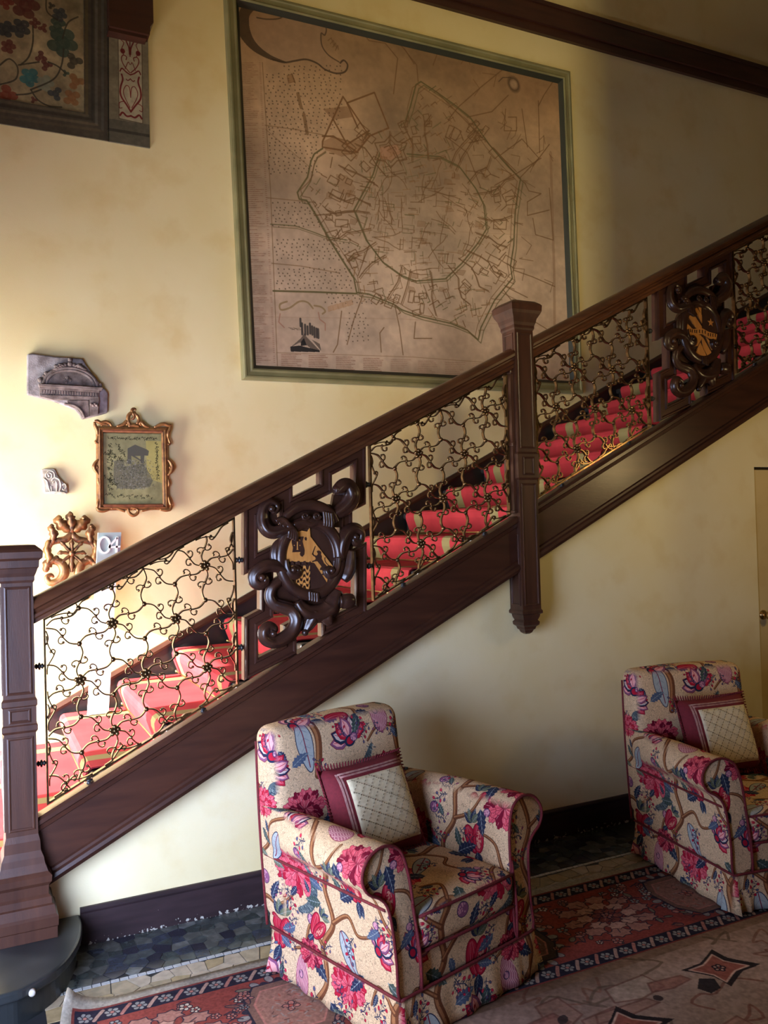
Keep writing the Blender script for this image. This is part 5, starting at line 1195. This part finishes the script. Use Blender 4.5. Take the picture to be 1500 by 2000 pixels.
pomeg(420, 690, 150, 0.15); pomeg(960, 330, 130, -0.3); peony(560, 390, 250, 0.2); peony(90, 170, 200, 0.5, (206, 84, 96), DRED); peony(900, 760, 190, 1.0)
lotus(600, 120, 190, 0.4); lotus(390, 940, 200, -0.3); lotus(60, 560, 150, 0.9)
wavyblob(590, 840, 190, 1.4); wavyblob(900, 60, 170, 0.3); teardrop(120, 900, 190, 1.4); teardrop(470, 280, 150, 2.2); teardrop(890, 620, 150, 1.0)
scaly([(340, 160), (400, 60), (470, 40), (520, -40)], 52); scaly([(560, 560), (640, 520), (680, 430), (650, 330)], 46); scaly([(970, 900), (930, 980), (990, 1050)], 44)
seedpod(330, 470, 34); seedpod(800, 960, 32); seedpod(690, 250, 28)
for p in ((120, 660, 130, .5), (260, 830, 120, -0.4), (530, 640, 110, 2.6), (860, 420, 130, -0.6), (660, 740, 120, 0.4), (990, 690, 120, 2.2), (180, 300, 110, -1.0), (380, 560, 110, -1.2), (720, 480, 110, 2.9), (450, 820, 110, 1.8), (980, 200, 120, 1.2), (40, 1000, 110, -0.6), (800, 860, 110, 0.7), (320, 250, 100, 0.5)): leafm(*p, col=r_.choice((NVY, BLU, (58, 72, 66))))
for p in ((60, 420, 110, 1.0), (330, 40, 110, 2.0), (480, 480, 110, 1.3), (270, 730, 110, 0.6), (640, 960, 110, -0.9), (760, 180, 100, 2.6), (930, 560, 100, 1.9), (850, 880, 100, -0.4), (40, 820, 100, -0.8), (200, 60, 100, -1.6), (520, 880, 90, 2.4), (700, 350, 90, 0.4)): sprig(*p, c1=r_.choice((RED, (196, 44, 70), RED)))
for i in range(46):                                # fill the gaps with small sprays
    x, y = r_.uniform(0, TS), r_.uniform(0, TS); t = r_.random()
    if t < 0.45: leafm(x, y, r_.uniform(60, 95), r_.uniform(0, 6.28), r_.choice((NVY, BLU, (58, 72, 66), OLV)))
    elif t < 0.8: sprig(x, y, r_.uniform(70, 100), r_.uniform(0, 6.28), r_.choice((RED, (196, 44, 70), PUR)), 5)
    else: seedpod(x, y, r_.uniform(14, 24))
lotus(960, 1000, 150, 1.2); pomeg(690, 590, 110, 0.6); peony(330, 130, 150, 0.2); peony(640, 720, 140, 0.8, (196, 70, 84), DRED)
cv.noise(6, 0.05, 55)
fabric = imat('chintz', cv.image('chintz'), rough=0.92, box=0.88, spec=0.12, bump=0.12)

# ================================================================== armchairs
def smoothpath(pts, k=4): return [tuple(p) for p in cr(pts, k)]
def loft(secs, closed_sec=True, caps=True):
    n = len(secs[0]); v = [p for s_ in secs for p in s_]; f = []
    for i in range(len(secs)-1):
        for k_ in range(n if closed_sec else n-1):
            q = (k_+1) % n; f.append((i*n+k_, i*n+q, i*n+n+q, i*n+n+k_))
    if caps: f += [tuple(range(n))[::-1], tuple((len(secs)-1)*n+k_ for k_ in range(n))]
    return v, f
def armsec(sg, y, roll=1.0):
    """outline of an arm across its length: inner face, roll, outer face"""
    o = (roll-1.0)
    base = [(-0.250, 0.30), (-0.258, 0.46), (-0.268, 0.555), (-0.290, 0.626), (-0.325, 0.658), (-0.375, 0.668), (-0.430-0.14*o, 0.652), (-0.465-0.22*o, 0.612), (-0.468-0.225*o, 0.570), (-0.445-0.18*o, 0.535), (-0.405-0.085*o, 0.512), (-0.372, 0.475), (-0.358, 0.40), (-0.352, 0.28), (-0.350, 0.165), (-0.255, 0.165)]
    q = cr([(x, z) for x, z in base], 3, True)
    return [(-sg*p[0] if sg > 0 else p[0], y, p[1]) for p in q]
def fronty(z): return -0.335+0.045*max(0.0, (z-0.17)/0.52)
def armchair(loc, rz, label):
    c = thing('armchair', label, 'armchair', loc, rz, 'floral armchairs by the stair wall')
    PIP = []
    for sg in (-1, 1):
        ys = [-0.33, -0.315, -0.25, -0.1, 0.05, 0.2, 0.34, 0.41]; ro = [0.94, 1.0, 1.0, 0.98, 0.92, 0.82, 0.68, 0.6]
        secs = []
        for i, y in enumerate(ys):
            s_ = armsec(sg, y, ro[i] if i else 1.0)
            if i == 0:                              # slightly rounded front edge
                mx_ = sum(p[0] for p in s_)/len(s_); s_ = [(p[0]+(mx_-p[0])*0.05, y, p[2]+(0.42-p[2])*0.03) for p in s_]
            if y < -0.2: s_ = [(p[0], fronty(p[2])+(y+0.33), p[2]) for p in s_]
            s_ = [(p[0], p[1], p[2]-0.02*max(0, (y-0.1)/0.3)*(p[2] > 0.5)) for p in s_]
            secs.append(s_)
        v, f = loft(secs)
        if sg < 0: pass
        a_ = MB().add(v, f, True).build('arm', fabric, c, world=False)
        a_.modifiers.new('es', 'EDGE_SPLIT').split_angle = math.radians(60)
        o2 = [(p[0]*1.0, fronty(p[2])-0.004, p[2]) for p in (armsec(sg, 0, 1.0)[45:]+armsec(sg, 0, 1.0)[:43])]
        PIP.append((o2, a_))
        # line under the roll, along the outer side
        ll = []
        for y, rr in zip(ys[1:], ro[1:]): s_ = armsec(sg, y, rr); p = s_[34]; yy_ = fronty(p[2])+(y+0.33) if y < -0.2 else y; ll.append((p[0]*1.004, yy_, p[2]))
        PIP.append((ll, a_))
    def recl(x, y, z):
        t = (z+0.36)/0.72; y2 = y+0.055*t-0.018*math.cos(x*3.6)*(y < 0)*math.sin(math.pi*t); z2 = z+0.012*math.cos(x*4.2)*(t > 0.8)
        return (x*(1.0-0.02*t)*(1.0+0.02*math.sin(math.pi*t)), y2, z2)
    bk = MB().rbox((-0.030, 0.365, 0.575), (0.682, 0.155, 0.745), 0.050, 7, recl).build('backrest', fabric, c, world=False)
    edge = []
    for z in np.linspace(-0.36, 0.315, 9): edge.append((z,))
    for sg in (-1, 1):
        pp = []
        for z in np.linspace(-0.40, 0.31, 9):
            x_, y_, z_ = recl(sg*0.335, 0.058, z); pp.append((x_-0.030, 0.365+y_, 0.575+z_))
        PIP.append((pp, bk))
    x_ = [(recl(s_*0.29, 0.060, 0.352)) for s_ in (-1, -0.5, 0, 0.5, 1)]
    PIP.append(([(a-0.030, 0.365+b_, 0.575+z_) for a, b_, z_ in x_], bk))
    MB().rbox((0, 0.02, 0.225), (0.53, 0.70, 0.14), 0.02, 4).build('front_rail', fabric, c, world=False)
    def crown(x, y, z): return (x, y, z+(0.022*math.cos(x*4.5)*math.cos(y*4.0) if z > 0 else 0)-(0.006 if z < 0 else 0))
    cu = MB().rbox((0, -0.055, 0.352), (0.515, 0.575, 0.125), 0.038, 8, crown).build('seat_cushion', fabric, c, world=False)
    PIP.append(([(-0.245, -0.330, 0.406), (0, -0.343, 0.412), (0.245, -0.330, 0.406)], cu)); PIP.append(([(-0.25, -0.334, 0.289), (0, -0.343, 0.289), (0.25, -0.334, 0.289)], cu))
    # skirt with soft pleats at the corners
    hx, y0, y1 = 0.352, -0.340, 0.405; per = []
    cor = [(-hx, y0), (hx, y0), (hx, y1), (-hx, y1)]
    for i in range(4):
        a, b_ = np.array(cor[i]), np.array(cor[(i+1) % 4]); L_ = np.linalg.norm(b_-a); nrm = np.array([(b_-a)[1], -(b_-a)[0]])/L_
        for k_ in range(36):
            t = k_/36; d = min(t, 1-t)*L_; per.append((a+(b_-a)*t, nrm, d))
    secs = []
    for lv in range(6):
        h_ = lv/5; ring_ = []
        for i, (p, nrm, d) in enumerate(per):
            fl = 0.022*(1-h_)+(1-h_)*(0.026*math.exp(-(d/0.055)**2)*math.cos(i*1.9)+0.006*math.sin(i*0.9))
            q = p+nrm*fl
            if d < 0.03:
                cc = np.sign(p)*0.006*(1-h_); q = q+cc
            ring_.append((q[0], q[1], 0.010+0.158*h_))
        secs.append(ring_)
    v, f = loft(secs, True, False); b = MB().add(v, f, True)
    sk = b.build('skirt', fabric, c, world=False); so = sk.modifiers.new('so', 'SOLIDIFY'); so.thickness = 0.004
    PIP.append(([(p[0]+n_[0]*0.003, p[1]+n_[1]*0.003, 0.168) for p, n_, d in per]+[(per[0][0][0], per[0][0][1], 0.168)], sk))
    for sg in (-1, 1): PIP.append(([(sg*0.252, -0.342, 0.17), (sg*0.255, -0.340, 0.30), (sg*0.262, fronty(0.45)-0.006, 0.45)], sk))
    for pts_, par in PIP:
        q = smoothpath(pts_, 3) if len(pts_) < 30 else pts_
        mb = MB().tube(q, 0.0058, 7, refy=(0.31, 0.83, 0.42)); mb.build('piping', M['piping'], par, world=False)
    MB().box(-0.33, 0.33, -0.31, 0.39, 0.03, 0.17).build('base', M['black'], c, world=False)
    return c
ZR = 0.009
ch1 = armchair((1.483, -0.877, ZR), 0.282, 'floral chintz armchair in the middle with a cream cushion and burgundy piping')
ch2 = copy_tree(ch1); ch2.location = (3.366, -0.838, ZR); ch2.rotation_euler = (0, 0, -0.147)
ch2['label'] = 'floral chintz armchair in shadow, cut off by the right edge'

# ------------------------------------------------------------------ cushions
def cushion(chair, off, lean, roll, yaw, label, wd=0.42, hg=0.38):
    rz = chair.rotation_euler[2]; c_, s_ = math.cos(rz), math.sin(rz)
    loc = (chair.location[0]+c_*off[0]-s_*off[1], chair.location[1]+s_*off[0]+c_*off[1], chair.location[2]+off[2])
    o = thing('scatter_cushion', label, 'cushion', loc, 0, 'cream cushions on the armchairs')
    o.rotation_euler = (Matrix.Rotation(rz+yaw, 3, 'Z') @ Matrix.Rotation(-lean, 3, 'X') @ Matrix.Rotation(roll, 3, 'Y')).to_euler()
    return o
def surf(u, v_, wd, hg, th=0.075):
    e = (1-u**4)*(1-v_**4); b_ = 1-0.05*(1-u*u)*(abs(v_)**3); c2 = 1-0.05*(1-v_*v_)*(abs(u)**3)
    return (u*wd/2*c2, th*math.sqrt(max(0, e)), v_*hg/2*b_)
bdm = mat('burgundy_border', (0.18, 0.010, 0.018), (0.14, 0.007, 0.013), rough=0.85, scale=(80, 80, 80))
stripe_c = mat('striped_ribbon', s2l((178, 136, 124)), s2l((150, 100, 96)), rough=0.9, scale=(60, 60, 60))
def cushion_parts(o, wd=0.42, hg=0.38):
    n = 16; mb = MB(); v = []; f = []
    for s_ in (-1, 1):
        for i in range(n+1):
            for j in range(n+1):
                x, t, z = surf(-1+2*i/n, -1+2*j/n, wd, hg); v.append((x, s_*t, z))
    N1 = (n+1)**2
    for i in range(n):
        for j in range(n):
            a = i*(n+1)+j; f.append((a, a+n+1, a+n+2, a+1)); f.append((N1+a, N1+a+1, N1+a+n+2, N1+a+n+1))
    bd_ = mb.add(v, f, True).build('border', bdm, o, world=False)
    def patch(u0, u1, v0, v1, lift, nm, mt, par, n=14):
        mb = MB(); v = []; f = []
        for i in range(n+1):
            for j in range(n+1):
                x, t, z = surf(u0+(u1-u0)*i/n, v0+(v1-v0)*j/n, wd, hg); v.append((x, -t-lift, z))
        for i in range(n):
            for j in range(n): a = i*(n+1)+j; f.append((a, a+n+1, a+n+2, a+1))
        q = mb.add(v, f, True).build(nm, mt, par, world=False); so = q.modifiers.new('so', 'SOLIDIFY'); so.thickness = 0.003; return q
    pn = patch(-0.64, 0.80, -0.82, 0.66, 0.003, 'front_panel', M['cream'], o)
    for u0, u1, v0, v1 in ((-0.80, -0.755, -0.95, 0.84), (-0.735, -0.70, -0.95, 0.80)): patch(u0, u1, v0, v1, 0.002, 'ribbon_stripe', stripe_c, bd_, 10)
    for v0, v1, u0 in ((0.80, 0.84, -0.80), (0.735, 0.775, -0.74)): patch(u0, 0.95, v0, v1, 0.002, 'ribbon_stripe', stripe_c, bd_, 10)
    mb = MB()                                       # running-stitch lozenges on the front panel
    for fam in (0, 1):
        for k_ in range(-9, 10):
            pts_ = []
            for i in range(121):
                s_ = -1.4+2.8*i/120
                u, v_ = (s_, k_*0.27+s_*1.35+0.1) if fam == 0 else (s_, k_*0.27-s_*0.62+0.02)
                pts_.append((u, v_))
            for i in range(0, 119, 2):
                a, b_ = pts_[i], pts_[i+1]
                if all(-0.63 < q[0] < 0.79 and -0.81 < q[1] < 0.65 for q in (a, b_)):
                    P3 = []
                    for q in (a, b_): x, t, z = surf(q[0], q[1], wd, hg); P3.append((x, -t-0.0068, z))
                    mb.tube(P3, 0.0011, 4, refy=(0.2, 1, 0.1))
    mb.build('stitching', M['thread'], pn, world=False, kind='stuff')
    mb = MB()                                       # cut fringe along the seam
    for i in range(120):
        t = i/120*4; sd = int(t); q = -1+2*(t-sd)
        u, v_ = ((q, -1), (1, q), (-q, 1), (-1, -q))[sd]; x, t_, z = surf(u*0.995, v_*0.995, wd, hg); L_ = math.hypot(u, v_)
        mb.tube([(x, 0, z), (x+u*0.010+0.004*v_, -0.003, z+v_*0.010-0.004*u), (x+u*0.016+0.010*v_, -0.002, z+v_*0.016-0.010*u)], [0.0042, 0.004, 0.002], 5)
    mb.build('fringe', bdm, o, world=False, kind='stuff')
q1 = cushion(ch1, (-0.02, 0.165, 0.610), math.radians(24), 0.0, 0.0, 'cream cushion with lozenge stitching and burgundy striped border, on the middle armchair')
cushion_parts(q1)
q2 = copy_tree(q1); rz = -0.147
qq = cushion(ch2, (0.005, 0.185, 0.632), math.radians(20), 0.0, 0.05, 'x'); q2.location = qq.location; q2.rotation_euler = qq.rotation_euler
bpy.data.objects.remove(qq); q2['label'] = 'cream stitched cushion with burgundy border, on the shadowed armchair at the right'
# ================================================================== floor pieces
def voro(x0, x1, y0, y1, nx, ny, jit, seed):
    r = random.Random(seed); P = {}
    for i in range(-1, nx+1):
        for j in range(-1, ny+1):
            P[(i, j)] = (x0+(x1-x0)*(i+0.5+r.uniform(-jit, jit))/nx, y0+(y1-y0)*(j+0.5+r.uniform(-jit, jit))/ny)
    cells = []
    for i in range(nx):
        for j in range(ny):
            p = P[(i, j)]; poly = [(x0, y0), (x1, y0), (x1, y1), (x0, y1)]
            for di in (-2, -1, 0, 1, 2):
                for dj in (-2, -1, 0, 1, 2):
                    q = P.get((i+di, j+dj))
                    if q is None or (di == 0 and dj == 0): continue
                    mx_, my_ = (p[0]+q[0])/2, (p[1]+q[1])/2; nx_, ny_ = q[0]-p[0], q[1]-p[1]; out = []
                    for a in range(len(poly)):
                        A_, B_ = poly[a], poly[(a+1) % len(poly)]
                        da = (A_[0]-mx_)*nx_+(A_[1]-my_)*ny_; db = (B_[0]-mx_)*nx_+(B_[1]-my_)*ny_
                        if da <= 0: out.append(A_)
                        if (da < 0) != (db < 0) and da != db: t = da/(da-db); out.append((A_[0]+(B_[0]-A_[0])*t, A_[1]+(B_[1]-A_[1])*t))
                    poly = out
                    if len(poly) < 3: break
                if len(poly) < 3: break
            if len(poly) >= 3:
                c = (sum(a for a, b_ in poly)/len(poly), sum(b_ for a, b_ in poly)/len(poly)); cells.append([(c[0]+(a-c[0])*0.955, c[1]+(b_-c[1])*0.955) for a, b_ in poly])
    return cells
dkm = [mat('dark_marble', c_, tuple(x*1.9 for x in c_), rough=0.16, scale=(25, 25, 25), detail=6, lo=0.45, hi=0.8, spec=0.5) for c_ in ((0.030, 0.036, 0.050), (0.045, 0.052, 0.052), (0.070, 0.072, 0.066), (0.018, 0.018, 0.028), (0.034, 0.042, 0.040))]
dkl = mat('pale_chip', (0.14, 0.145, 0.14), (0.07, 0.07, 0.065), rough=0.25, scale=(20, 20, 20))
for cell in voro(0.20, 3.20, -0.345, -0.002, 46, 6, 0.36, 5):
    r1 = rnd.random(); MB().slab(cell, 0.0, 0.0022+rnd.uniform(0, 0.0005)).build('marble_piece', dkl if r1 < 0.06 else rnd.choice(dkm), fl)
tsm = mat('white_tessera', (0.50, 0.50, 0.48), (0.36, 0.36, 0.35), rough=0.35, scale=(30, 30, 30))
x = 0.22; tme = None
while x < 3.6:
    l_ = 0.0345
    if tme is None:
        tme = MB().box(-0.0155, 0.0155, -0.0095, 0.0095, 0, 0.0026).mesh('tessera'); tme.materials.append(tsm)
    o = bpy.data.objects.new('tessera', tme); COL.objects.link(o); o.parent = fl; o.location = (x, -0.358+rnd.uniform(-.001, .001), 0); o.rotation_euler = (0, 0, rnd.uniform(-.05, .05)); x += l_
bem = [mat('buff_marble', c_, tuple(x*0.75 for x in c_), rough=0.25, scale=(25, 25, 25), spec=0.5) for c_ in ((0.36, 0.26, 0.13), (0.40, 0.31, 0.20), (0.33, 0.25, 0.15), (0.44, 0.35, 0.25))]
for cell in voro(0.20, 3.60, -0.545, -0.371, 44, 2, 0.34, 8):
    MB().slab(cell, 0.0, 0.0022+rnd.uniform(0, 0.0004)).build('buff_piece', rnd.choice(bem), fl)

# ================================================================== rugs
r_ = random.Random(29)
RX0, RX1, RY0, RY1 = 0.235, 4.70, -1.235, -0.487
rw_, rh_ = 2700, int(2700*(RY1-RY0)/(RX1-RX0))
cv = Cv(rw_, rh_, (150, 140, 124)); cv.noise(60, 0.12, 61)
S_ = rw_/(RX1-RX0)
e0 = 0.055*S_; x0, y0, x1, y1 = e0*0.7, e0, rw_-e0, rh_-e0*0.9
cv.poly([(x0, y0), (x1, y0), (x1, y1), (x0, y1)], (110, 54, 48)); b1 = 7
cv.poly([(x0+b1, y0+b1), (x1-b1, y0+b1), (x1-b1, y1-b1), (x0+b1, y1-b1)], (40, 36, 46)); bw = 0.088*S_
cv.poly([(x0+bw, y0+bw), (x1-bw, y0+bw), (x1-bw, y1-bw), (x0+bw, y1-bw)], (124, 60, 52))
def rosette_(x, y, s, c1, c2, n=6, al=1):
    for i in range(n): a = i*2*math.pi/n+0.3; cv.ell(x+s*0.58*math.cos(a), y+s*0.58*math.sin(a), s*0.42, s*0.36, c1, al, a, (40, 36, 44), 2.2)
    cv.ell(x, y, s*0.3, s*0.3, c2, al, 0, (40, 36, 44), 1.6)
gpk, gry_, rust, olv, nv = (156, 104, 92), (130, 126, 120), (140, 68, 56), (108, 100, 82), (44, 40, 50)
bm = (bw+b1)/2
for yb in (y0+bm, y1-bm):
    x = x0+30; k_ = 0
    while x < x1-20:
        rosette_(x, yb+r_.uniform(-2, 2), bw*0.34, gry_, gpk, 6)
        cv.line([(x+18, yb+bw*0.3), (x+28, yb), (x+40, yb-bw*0.3)], 9, gpk if k_ % 2 else (160, 128, 112), 0.95); x += 58; k_ += 1
for xb in (x0+bm, x1-bm):
    y = y0+bw+20
    while y < y1-bw: rosette_(xb, y, bw*0.34, gry_, gpk, 6); y += 46
cy_ = (y0+y1)/2; hf = (y1-y0)/2-bw
def medal(x, kind):
    w_, h_ = 92, hf*0.80
    for i in range(34):
        a = i*2*math.pi/34; z_ = 1.0+0.16*(i % 2); cv.ell(x+w_*z_*math.cos(a), cy_+h_*z_*math.sin(a), 15, 10, gry_ if i % 2 else nv, 0.95, a, nv, 1.8)
    oc = lambda k_: [(x+w_*k_*a, cy_+h_*k_*b_) for a, b_ in ((-1, -.45), (-.6, -1), (.6, -1), (1, -.45), (1, .45), (.6, 1), (-.6, 1), (-1, .45))]
    cv.poly(oc(1.0), (70, 58, 54) if kind else (112, 84, 72), 1, nv, 5); cv.poly(oc(0.78), (104, 76, 66) if kind else (134, 98, 84), 1, gpk, 5)
    rosette_(x, cy_, 20, gpk, rust, 4)
    for i in range(70): a, b_ = r_.uniform(-.62, .62)*w_, r_.uniform(-.62, .62)*h_; t = r_.uniform(0, 3); cv.line([(x+a, cy_+b_), (x+a+11*math.cos(t), cy_+b_+9*math.sin(t))], 3.5, r_.choice(((84, 60, 54), gpk, gry_, rust)), 0.7)
def pink(x):                                       # a large palmette: ragged lobes round a dark-rimmed heart
    for ring_, (n, rx_, ry_, s_, c_) in enumerate(((10, 104, hf*0.66, 30, (150, 106, 92)), (8, 62, hf*0.40, 26, (172, 132, 114)), (6, 26, hf*0.2, 18, (120, 66, 58)))):
        for i in range(n):
            a = i*2*math.pi/n+0.2*ring_; cx_, cy2 = x+rx_*math.cos(a), cy_+ry_*math.sin(a); p_ = []
            for k2 in range(11):
                t = -2.2+4.4*k2/10; rr_ = s_*(1.0 if k2 % 2 else 0.72); p_.append((cx_+rr_*1.25*math.cos(a+t), cy2+rr_*0.8*math.sin(a+t)))
            p_.append((x+rx_*0.45*math.cos(a), cy_+ry_*0.45*math.sin(a))); cv.poly(p_, c_, 1, nv if ring_ != 1 else (90, 60, 56), 2.6)
            cv.line([(x+rx_*0.55*math.cos(a), cy_+ry_*0.55*math.sin(a)), (cx_, cy2)], 3, nv if i % 2 else gpk, 0.8)
    rosette_(x, cy_, 16, gpk, rust, 5)
x = x0+bw+70; k_ = 0
occ = []
while x < x1-bw-60:
    if k_ % 2 == 0: pink(x+40); occ.append((x+40, 150))
    else: medal(x+30, (k_//2) % 2); occ.append((x+30, 120))
    x += 292; k_ += 1
tries = 0
for i in range(800):
    px_, py_ = r_.uniform(x0+bw+14, x1-bw-14), r_.uniform(y0+bw+12, y1-bw-12)
    if any(abs(px_-a)/b_ + abs(py_-cy_)/(hf*1.25) < 1.0 for a, b_ in occ): continue
    t = r_.random()
    if t < 0.4: rosette_(px_, py_, r_.uniform(9, 16), r_.choice((gry_, gpk, (186, 166, 146))), rust, 5)
    elif t < 0.75: cv.ell(px_, py_, r_.uniform(10, 18), r_.uniform(5, 8), r_.choice((olv, (110, 72, 64), gpk)), 0.95, r_.uniform(0, 3), nv, 2.5)
    else: cv.line([(px_-14, py_), (px_, py_-6), (px_+14, py_+4)], 5, nv, 0.8)
cv.noise(5, 0.16, 63); cv.noise(120, 0.12, 64)
rgm = imat('runner_rug', cv.image('runner_rug'), rough=0.98, spec=0.05, bump=0.4)
def rugmesh(X0, X1, Y0, Y1, nx, ny, fn):
    mb = MB(); v = []; f = []
    for i in range(nx+1):
        for j in range(ny+1):
            xx, yy_ = X0+(X1-X0)*i/nx, Y0+(Y1-Y0)*j/ny; v.append(fn(xx, yy_))
    for i in range(nx):
        for j in range(ny): a = i*(ny+1)+j; f.append((a, a+ny+1, a+ny+2, a+1))
    return mb.add(v, f, True)
def curl(x, y):                                    # the corner against the black step turns up
    d = max(0.0, 0.20-((x-RX0)*0.8+(RY1-y)*1.0)); z = 0.0085+0.9*d*d*2.2
    e = max(0.0, 0.10-(x-RX0)); z += e*e*1.2*(1 if y > -0.9 else 0.3)
    return (x+0.35*d*d*3, y-0.25*d*d*3, z)
nx, ny = 130, 24
mb = rugmesh(RX0, RX1, RY0, RY1, nx, ny, curl)
rug = solo('runner_rug', mb, rgm, 'red and dark patterned oriental runner with a pale edge along the wall', 'rug')
uv = rug.data.uv_layers.new(name='uv')
for l in rug.data.loops:
    i, j = divmod(l.vertex_index, ny+1); uv.data[l.index].uv = (i/nx, j/ny)
so = rug.modifiers.new('so', 'SOLIDIFY'); so.thickness = 0.006; so.offset = -1
# the large pale carpet
KX0, KX1, KY0, KY1 = 0.60, 6.2, -4.6, -1.19
kw, kh = 2000, int(2000*(KY1-KY0)/(KX1-KX0)); S2 = kw/(KX1-KX0)
cv = Cv(kw, kh, (160, 136, 124)); cv.noise(160, 0.18, 71); cv.noise(300, 0.5, 72, (150, 112, 100)); cv.noise(200, 0.4, 73, (168, 152, 132))
cv.poly([(0, 0), (kw, 0), (kw, 0.05*S2), (0, 0.05*S2)], (148, 122, 106), 0.9)
def star(x, y, s, rot):
    P_ = []
    for i in range(12): a = rot+i*math.pi/6; k2 = 1.0 if i % 3 == 0 else (0.55 if i % 3 == 1 else 0.6); P_.append((x+s*k2*math.cos(a)*1.3, y+s*k2*math.sin(a)))
    cv.poly([(x+(a-x)*1.35+4, y+(b_-y)*1.35) for a, b_ in P_], (46, 40, 42), 0.95); cv.poly(P_, (150, 92, 80), 1, (200, 166, 150), 3); rosette_(x, y, s*0.26, (190, 150, 136), (130, 70, 62), 5)
    Lp = [(x-s*1.9, y+s*0.7), (x-s*1.3, y+s*0.2), (x-s*0.8, y+s*0.5), (x-s*1.1, y+s*1.1), (x-s*1.7, y+s*1.2)]; cv.poly(Lp, (46, 42, 44), 0.9)
for i in range(560):
    px_, py_ = r_.uniform(0, kw), r_.uniform(20, kh); q = [(px_, py_)]
    for k_ in range(5): q.append((q[-1][0]+r_.uniform(-50, 50), q[-1][1]+r_.uniform(-34, 34)))
    cv.line([tuple(p) for p in cr(q, 3)], 4, r_.choice(((122, 82, 70), (112, 94, 80), (136, 98, 84))), 0.75)
for i in range(240):
    px_, py_ = r_.uniform(0, kw), r_.uniform(40, kh); w_, h_ = r_.uniform(30, 90), r_.uniform(16, 50)
    cv.poly([(px_, py_), (px_+w_, py_+r_.uniform(-10, 10)), (px_+w_*1.1, py_+h_), (px_+w_*0.4, py_+h_*1.3), (px_-10, py_+h_)], r_.choice(((150, 100, 88), (160, 124, 110), (184, 164, 148))), 0.7, (120, 84, 74), 3)
for xw, yw in ((1.98, -1.56), (2.55, -1.42), (3.3, -1.75), (2.35, -1.95), (1.5, -1.9), (4.2, -1.5), (3.0, -2.3), (4.4, -2.3), (1.6, -2.6), (5.2, -1.9)): star((xw-KX0)*S2, (KY1-yw)*S2, 34, r_.uniform(0, 1))
for i in range(40): px_, py_ = r_.uniform(0, kw), r_.uniform(30, kh); cv.ell(px_, py_, r_.uniform(5, 12), r_.uniform(4, 8), r_.choice(((60, 50, 50), (140, 80, 70), (110, 96, 84))), 0.85, r_.uniform(0, 3))
cv.noise(5, 0.16, 75); cv.noise(60, 0.10, 76)
kpm = imat('pale_carpet', cv.image('pale_carpet'), rough=0.98, spec=0.05, bump=0.4)
mb = rugmesh(KX0, KX1, KY0, KY1, 24, 16, lambda x, y: (x, y, 0.0135))
cp = solo('pale_carpet', mb, kpm, 'large faded pinkish carpet with dark-edged star motifs in the foreground', 'rug')
uv = cp.data.uv_layers.new(name='uv')
for l in cp.data.loops:
    i, j = divmod(l.vertex_index, 17); uv.data[l.index].uv = (i/24, j/16)
so = cp.modifiers.new('so', 'SOLIDIFY'); so.thickness = 0.004; so.offset = -1
